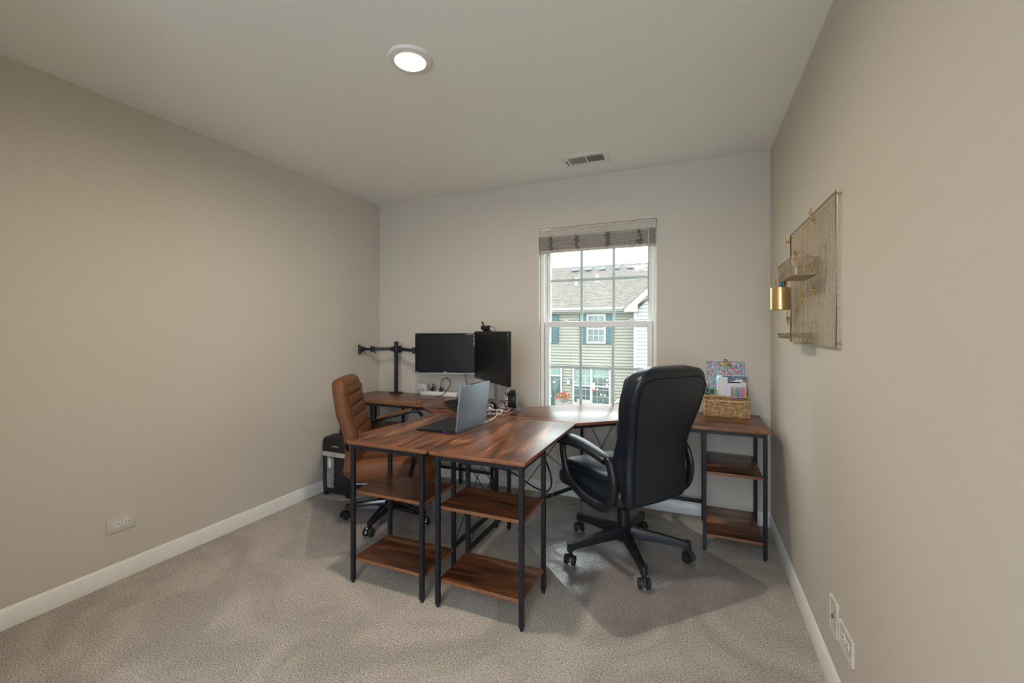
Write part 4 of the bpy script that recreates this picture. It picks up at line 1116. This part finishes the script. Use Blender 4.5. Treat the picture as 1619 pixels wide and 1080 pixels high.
# pen cup
PC = thing('pen_cup', 'brushed gold pen cup hanging from the left edge of the wall grid', 'pen cup', (3.203, -.850, 1.422))
MB().lathe([(.0, .0), (.041, 0), (.044, .003), (.044, .112), (.0415, .112), (.0415, .006), (0, .006)], n=36).build('cup', 'brass', PC)
MB().tube([(.043, 0, .09), (.048, .0, .10), (.0605, 0, .118), (.064, 0, .112)], .0024, 6).build('hook', 'champagne', PC)
for k, (dx, dy, tz, c, nm) in enumerate(((-.030, -.014, .150, (.18, .42, .06), 'green'), (-.018, -.026, .152, (.80, .28, .34), 'pink'), (-.004, -.028, .160, (.03, .30, .52), 'blue'), (.006, -.018, .165, (.62, .07, .04), 'red'),
        (.016, -.022, .158, (.02, .25, .20), 'dark green'), (.014, .012, .172, (.05, .20, .45), 'navy'), (.026, -.006, .150, (.02, .04, .05), 'black'), (.033, .010, .152, (.45, .03, .32), 'magenta'), (.036, -.008, .146, (.75, .22, .03), 'orange'))):
    t = thing('felt_pen', nm + ' felt pen standing in the gold cup', 'pen', (3.203, -.850, 1.4285), group='felt pens in the gold cup')
    L0 = Vector((-dx * .2, -dy * .2, 0)); L1 = Vector((dx * .86, dy * .86, tz)); mm = mat('pen_ink', c, .4)
    MB().cyl(L0, L0.lerp(L1, .93), .0056, n=10).build('barrel', mm, t); MB().cyl(L0.lerp(L1, .93), L1, .0050, .0035, n=10).build('cap', mm, t)
# binder clips and photo clips on the grid
def gclip(label, y, z, ang, s=1.0):
    t = thing('grid_clip', label, 'clip', (GX - .006, y, z), group='gold clips on the wall grid'); t.rotation_euler = (ang, 0, 0)
    MB().cyl((-.016 * s, 0, 0), (-.002, 0, 0), .0075 * s, n=10).build('spring', 'brass', t)
    for e in (-1, 1): MB().tube([(-.008 * s, e * .002, 0), (-.016 * s, e * .010 * s, .020 * s), (-.018 * s, e * .016 * s, .036 * s), (-.012 * s, e * .010 * s, .040 * s), (-.010, e * .006, .02 * s)], .0016, 5).build('leg', 'brass', t)
    for e in (-1, 1): MB().tube([(-.008 * s, e * .002, 0), (-.010 * s, e * .012 * s, -.026 * s)], .0018, 5).build('jaw', 'brass', t)
for lb, y, z, an in (('gold clip at the upper left corner of the wall grid', -.760, 1.775, .2), ('gold clip on the top rail of the wall grid', -1.275, 1.775, -.3), ('gold clip just above the wire basket on the wall grid', -.93, 1.690, .1), ('gold clip to the right below the wire basket', -1.275, 1.485, .05), ('gold clip in the middle of the grid below the basket', -1.105, 1.463, 1.4), ('gold clip lower left of the middle one on the grid', -.960, 1.425, 2.4), ('gold clip on the left edge below the pen cup', -.760, 1.385, .4), ('gold clip lowest on the left edge of the wall grid', -.800, 1.365, 1.3)):
    gclip(lb, y, z, an)
for k, (c, y, z, sz) in enumerate((((.70, .45, .22), -.90, 1.665, .020), ((.62, .55, .50), -.99, 1.600, .022), ((.35, .50, .52), -.95, 1.63, .018), ((.62, .30, .28), -1.02, 1.628, .014))):
    o = MB().prism(rounded([Vector((-sz, -sz)), Vector((sz, -sz)), Vector((sz, sz)), Vector((-sz, sz))], sz * .6), 0, .002).xf(Matrix.Rotation(PI / 2, 4, 'Y')).build('paper_flower', mat('paper_pastel', c, .8)); o.location = (GX - .020, y, z)
    tag(o, ['peach', 'cream', 'pale blue', 'rose'][k] + ' paper tag pinned to the wall grid behind the basket', 'paper tag', 'paper tags on the wall grid')

# ------------------------------------------------------------ outside: the house across the yard
GZ = -3.1
g = MB(); g.box(-40, 40, .6, 60, GZ - .1, GZ); struct('ground', g, 'lawn')
HY_ = 18.0
HO = thing('neighbour_house', 'tan sided two-storey house with shingled roof seen through the window', 'house', (-2, HY_, GZ))
def hp(n, mb, m, par=None): return mb.build(n, m, par or HO, world=True)
def lap(x0, x1, z0, z1, y, pitch=.112, d=.018):
    mb = MB(); z = z0
    while z < z1 - .001:
        zt = min(z + pitch, z1)
        g_ = z + pitch * .2
        for q_ in (((x0, y - d, z), (x1, y - d, z), (x1, y, z), (x0, y, z)), ((x0, y - d, g_), (x1, y - d, g_), (x1, y - d, z), (x0, y - d, z)) , ((x0, y - d, g_), (x1, y - d, g_), (x1, y - d * .25, zt - .028), (x0, y - d * .25, zt - .028)), ((x0, y - d * .25, zt - .028), (x1, y - d * .25, zt - .028), (x1, y + .03, zt - .026), (x0, y + .03, zt - .026)), ((x0, y + .03, zt - .026), (x1, y + .03, zt - .026), (x1, y + .03, zt), (x0, y + .03, zt))):
            mb.bm.faces.new([mb.bm.verts.new(p) for p in q_])
        z = zt
    return mb
EZ = 2.20
tan_w = hp('siding', lap(-11, .22, GZ, EZ, HY_, .150, .045), 'siding'); tan_w['kind'] = 'stuff'
hp('wall_core', MB().box(-11, 5, HY_ + .035, HY_ + 8, GZ, EZ), 'siding')
# main roof
RY, RZ_ = 23.2, 5.32; ey = HY_ - .35; ez = 2.42
nr = 44; roof = MB()
for k in range(nr):
    a0, a1 = k / nr, (k + 1) / nr
    y0, y1 = ey + (RY - ey) * a0, ey + (RY - ey) * a1; z0, z1 = ez + (RZ_ - ez) * a0, ez + (RZ_ - ez) * a1
    v = [roof.bm.verts.new(p) for p in ((-11.4, y0, z0 + .022), (5.4, y0, z0 + .022), (5.4, y1, z1), (-11.4, y1, z1))]; roof.bm.faces.new(v)
    v = [roof.bm.verts.new(p) for p in ((-11.4, y0, z0), (5.4, y0, z0), (5.4, y0, z0 + .022), (-11.4, y0, z0 + .022))]; roof.bm.faces.new(v)
o = hp('roof_shingles', roof, 'shingle'); o['kind'] = 'stuff'
hp('roof_deck', MB().loft([[Vector((x, y, z)) for y, z in ((ey, ez - .03), (RY, RZ_ - .02), (2 * RY - ey, ez - .03))] for x in (-11.4, 5.4)]), 'exttrim')
hp('gutter', MB().loft([[Vector((x, y, z)) for y, z in ((ey - .12, ez + .02), (ey - .10, ez - .09), (ey - .03, ez - .12), (ey, ez - .12), (ey, ez + .01), (ey - .10, ez + .01))] for x in (-11.4, -.05)]), 'exttrim')
hp('soffit', MB().box(-11.4, .2, ey, HY_, EZ - .02, EZ + .04), 'exttrim')
hp('fascia', MB().box(-11.4, -.05, ey, ey + .03, EZ - .0, ez), 'exttrim')
for i, x in enumerate((-3.85, -3.05, -2.2, -1.4, -.6, .25)):
    b = MB(); yv = RY - .75; zv = RZ_ - .42; b.box(x - .20, x + .20, yv - .25, yv + .2, zv, zv + .14, .02); hp('roof_vent', b, 'ventgrey')
for x, u in ((-3.28, .60), (-2.17, .66)):
    yv = ey + (RY - ey) * (u - .10); zv = ez + (RZ_ - ez) * (u - .10)
    b = MB(); b.cyl((x, yv, zv - .1), (x, yv, zv + .40), .085, n=10); pp = hp('vent_pipe', b, 'extwhite'); hp('pipe_flashing', MB().cyl((x, yv, zv - .06), (x, yv, zv + .06), .17, .10, 12), 'ventgrey', pp)
b = MB(); yv = ey + (RY - ey) * .83; zv = ez + (RZ_ - ez) * .83; b.cyl((.10, yv, zv - .1), (.10, yv, zv + .62), .07, n=10); b.cyl((.05, yv - .05, zv - .05), (.05, yv - .05, zv + .08), .28, .12, 12); hp('vent_pipe', b, 'extwhite')
# white gable wing on the right
GYf = 17.3; gx0 = .26
def gable():
    mb = MB(); z = GZ; pitch = .17; d = .05; px = 3.9
    def xl(zz): return gx0 if zz < 2.18 else gx0 + (zz - 2.18) / .885
    while z < 6.1:
        zt = z + pitch; a0, a1 = xl(z), xl(zt)
        if a1 > px - .1: break
        v = [mb.bm.verts.new(p) for p in ((a0, GYf - d, z), (2 * px - a0, GYf - d, z), (2 * px - a1, GYf, zt), (a1, GYf, zt))]; mb.bm.faces.new(v)
        v = [mb.bm.verts.new(p) for p in ((a0, GYf, z), (2 * px - a0, GYf, z), (2 * px - a0, GYf - d, z), (a0, GYf - d, z))]; mb.bm.faces.new(v)
        z = zt
    return mb
o = hp('gable_siding', gable(), 'siding_white'); o['kind'] = 'stuff'
hp('wing_wall', MB().box(gx0, 7.5, GYf + .01, HY_ + .2, GZ, 2.2), 'siding_white')
hp('corner_post', MB().box(gx0 - .03, gx0 + .10, GYf - .05, GYf + .05, GZ, 2.22), 'exttrim')
b = MB(); b.prism([(-.16, 2.17), (.42, 2.17), (.42, 2.50), (4.0, 5.70), (4.0, 6.02), (.02, 2.46), (-.16, 2.28)], -.0, .30); b.xf(Matrix.Translation((0, GYf - .02, 0)) @ Matrix.Rotation(PI / 2, 4, 'X')); hp('rake_board', b, 'exttrim')
b = MB(); b.prism([(-.20, 2.25), (.02, 2.47), (3.9, 5.94), (3.9, 6.03), (-.02, 2.53), (-.24, 2.32)], 0, -1.2); b.xf(Matrix.Translation((0, GYf - .32, 0)) @ Matrix.Rotation(PI / 2, 4, 'X')); hp('gable_roof', b, 'shingle')
# windows
def hwindow(x0, x1, z0, z1, cols, rows, double=False, split=None, shutters=True, y=HY_ - .085, tr=.085):
    b = MB()
    b.box(x0, x1, y - .05, y + .02, z1 - tr, z1); b.box(x0, x1, y - .05, y + .02, z0, z0 + tr); b.box(x0, x0 + tr, y - .05, y + .02, z0 + tr, z1 - tr); b.box(x1 - tr, x1, y - .05, y + .02, z0 + tr, z1 - tr)
    w = hp('window', b, 'extwhite')
    hp('pane', MB().box(x0 + tr, x1 - tr, y - .008, y + .006, z0 + tr, z1 - tr), 'houseglass', w)
    bb = MB(); g0, g1, h0, h1 = x0 + tr, x1 - tr, z0 + tr, z1 - tr
    for k in range(1, cols): xx = g0 + (g1 - g0) * k / cols; bb.box(xx - .008, xx + .008, y - .022, y - .010, h0, h1)
    for k in range(1, rows): zz = h0 + (h1 - h0) * k / rows; bb.box(g0, g1, y - .021, y - .011, zz - .008, zz + .008)
    hp('grille', bb, 'extwhite', w)
    bb = MB(); zm = (h0 + h1) / 2 if split is None else split; bb.box(g0, g1, y - .045, y - .009, zm - .035, zm + .035)
    if double: xm = (g0 + g1) / 2; bb.box(xm - .06, xm + .06, y - .047, y - .009, h0, h1)
    hp('mullion', bb, 'extwhite', w)
    if shutters:
        for s0, s1 in ((x0 - .36, x0 - .02), (x1 + .02, x1 + .36)):
            bb = MB(); bb.box(s0, s1, y - .05, y, z0, z1, .008); sh_ = hp('shutter', bb, 'shutter')
            bb = MB(); bb.box(s0 + .06, s1 - .06, y - .062, y - .048, z0 + .12, zm_ - .05, .006) if False else bb.box(s0 + .06, s1 - .06, y - .062, y - .048, z0 + .12, z1 - .12, .008)
            hp('shutter_panel', bb, 'shutter', sh_)
    return w
hwindow(-2.11, -1.17, .68, 2.12, 3, 4)
hwindow(-4.75, -3.93, .68, 2.12, 3, 4)
hwindow(-2.82, -.93, -2.35, -.50, 6, 5, double=True, split=-1.42, shutters=False)
pd = hwindow(-5.4, -3.36, -2.9, -.45, 1, 1, split=-.97, shutters=False)
# sheer curtains behind the lower panes
for x0, x1, z0, z1 in ((-2.72, -1.95, -1.38, -.60), (-1.80, -1.03, -1.02, -.60), (-4.3, -3.95, -2.8, -1.05), (-4.2, -3.48, -.92, -.56)):
    mb = MB(); n = 24
    vs = [[mb.bm.verts.new((x0 + (x1 - x0) * k / n, HY_ - .101 + .006 * math.sin(k * 2.1), z)) for k in range(n + 1)] for z in (z0, z1)]
    for k in range(n): mb.bm.faces.new((vs[0][k], vs[0][k + 1], vs[1][k + 1], vs[1][k]))
    hp('curtain', mb, 'curtain')
LN = thing('wall_lantern', 'grey wall lantern beside the patio door of the house', 'lantern', (-3.02, HY_ - .04, -1.22))
b = MB(); b.cyl((0, -.02, .10), (0, -.16, .10), .02, n=6); b.cyl((0, -.16, .02), (0, -.16, .14), .085, .03, 10); b.build('bracket', 'ventgrey', LN); MB().cyl((0, -.16, -.12), (0, -.16, .02), .06, .075, 10).build('glass_shade', 'white', LN)
LT = thing('candle_lamp', 'white lamp with a red base hanging before the lower window', 'lamp', (-1.60, 17.2, -1.48)); MB().cyl((0, 0, 0), (0, 0, .22), .045, n=10).build('stem', 'white', LT); MB().cyl((0, 0, -.05), (0, 0, 0), .12, .10, 12).build('base', 'flower', LT)
MB().sphere((0, 0, .26), .05, 8).build('top', 'white', LT)
# deck, railing, patio chairs
DK = thing('wooden_deck', 'pale timber deck with white railing behind the house', 'deck', (-2, 16.5, GZ))
def dp(n, mb, m): return mb.build(n, m, DK, world=True)
for k in range(19): dp('board', MB().box(-5.2, .0, 15.1 + k * .145, 15.1 + k * .145 + .135, GZ + .30, GZ + .34), 'deck')
RZt = -2.02
dp('rail', MB().box(-5.2, -.75, 14.98, 15.06, RZt - .05, RZt), 'exttrim'); dp('rail', MB().box(-5.2, -.75, 14.98, 15.06, -2.78, -2.72), 'exttrim')
for x in (-3.28, -.85, -5.1):
    b = MB(); b.box(x - .06, x + .06, 14.96, 15.08, GZ, RZt + .14); b.sphere((x, 15.02, RZt + .19), .075, 10); dp('post', b, 'exttrim')
a = dp('baluster', MB().box(-5.0 - .018, -5.0 + .018, 15.00, 15.04, -2.74, RZt - .04), 'exttrim')
for k in range(1, 36): share(a, 'baluster', DK, Matrix.Translation((.12 * k, 0, 0)))
dp('stair_rail', MB().bar((-.75, 15.02, RZt - .02), (.15, 15.02, RZt + .62), .06, .06), 'exttrim')
for i, x in enumerate((-2.75, -1.72)):
    t = thing('patio_chair', ['left', 'right'][i] + ' beige sling patio chair on the deck beyond the window', 'chair', (x, 15.75, GZ + .34), math.radians(0), 'patio chairs on the deck')
    MB().prism([(-.30, .42), (.30, .42), (.36, .86), (-.33, .90)], 0, .03).xf(Matrix.Translation((0, -.1, .12)) @ Matrix.Rotation(math.radians(84), 4, 'X')).build('back_sling', 'patio', t)
    MB().box(-.3, .3, -.05, .42, .40, .43, .008).build('seat_sling', 'patio', t)
    for sx in (-.31, .31):
        for sy in (-.08, .40): MB().cyl((sx, sy, 0), (sx, sy, .46), .018, n=8).build('leg', 'exttrim', t)
# hanging basket of red flowers
FL = thing('hanging_basket', 'hanging basket of red geraniums by the patio door', 'flowers', (-2.62, 15.6, -1.62))
rf = random.Random(3)
b = MB()
for k in range(70):
    a_ = rf.uniform(0, 2 * PI); r_ = rf.uniform(0, .34); c = (r_ * math.cos(a_), r_ * math.sin(a_), rf.uniform(-.16, .12))
    b.sphere(c, rf.uniform(.018, .04), 6, (1, .6, 1))
o = b.build('leaves', 'leaf', FL); o['kind'] = 'stuff'
b = MB()
for k in range(90):
    a_ = rf.uniform(0, 2 * PI); r_ = rf.uniform(.02, .40); c = (r_ * math.cos(a_), -.05 + r_ * math.sin(a_) * .7, .10 - r_ * .55 + rf.uniform(-.05, .13))
    b.sphere(c, rf.uniform(.022, .042), 6)
o = b.build('blossoms', 'flower', FL); o['kind'] = 'stuff'
MB().lathe([(.05, -.26), (.14, -.22), (.17, -.08), (.0, -.08)], n=14).build('pot', 'ventgrey', FL)
b = MB(); b.tube([(-.42, .05, -1.14), (-.42, .05, .50), (-.36, .04, .66), (-.20, .02, .74), (-.05, 0, .70), (0, 0, .56)], .012, 6); b.build('hook_pole', 'ventgrey', FL)
for k in range(3): MB().cyl((.15 * math.cos(k * 2.1), .15 * math.sin(k * 2.1), -.08), (0, 0, .55), .004, n=4).build('hanger', 'ventgrey', FL)
# string lights
SLs = [(-4.05, -1.32), (-3.45, -1.18), (-3.62, -1.86), (-2.45, -1.12), (-2.12, -1.52), (-1.36, -1.42), (-1.18, -1.66), (-1.0, -1.68), (-.92, -1.2), (-.90, -.98)]
sl = thing('string_lights', 'string of small warm bulbs hung across the deck', 'string lights', (-2.5, 16.8, -1.3))
MB().tube(spline([(x, 16.8, z + .06) for x, z in sorted(SLs)], 6), .006, 5).build('wire', 'ventgrey', sl, world=True)
for x, z in SLs: MB().sphere((x, 16.8, z), .038, 8).build('bulb', 'bulb', sl, world=True)
HG = struct('horizon_hedge', MB().box(-40, 40, 40, 41, GZ, GZ + 2.2), 'lawn')
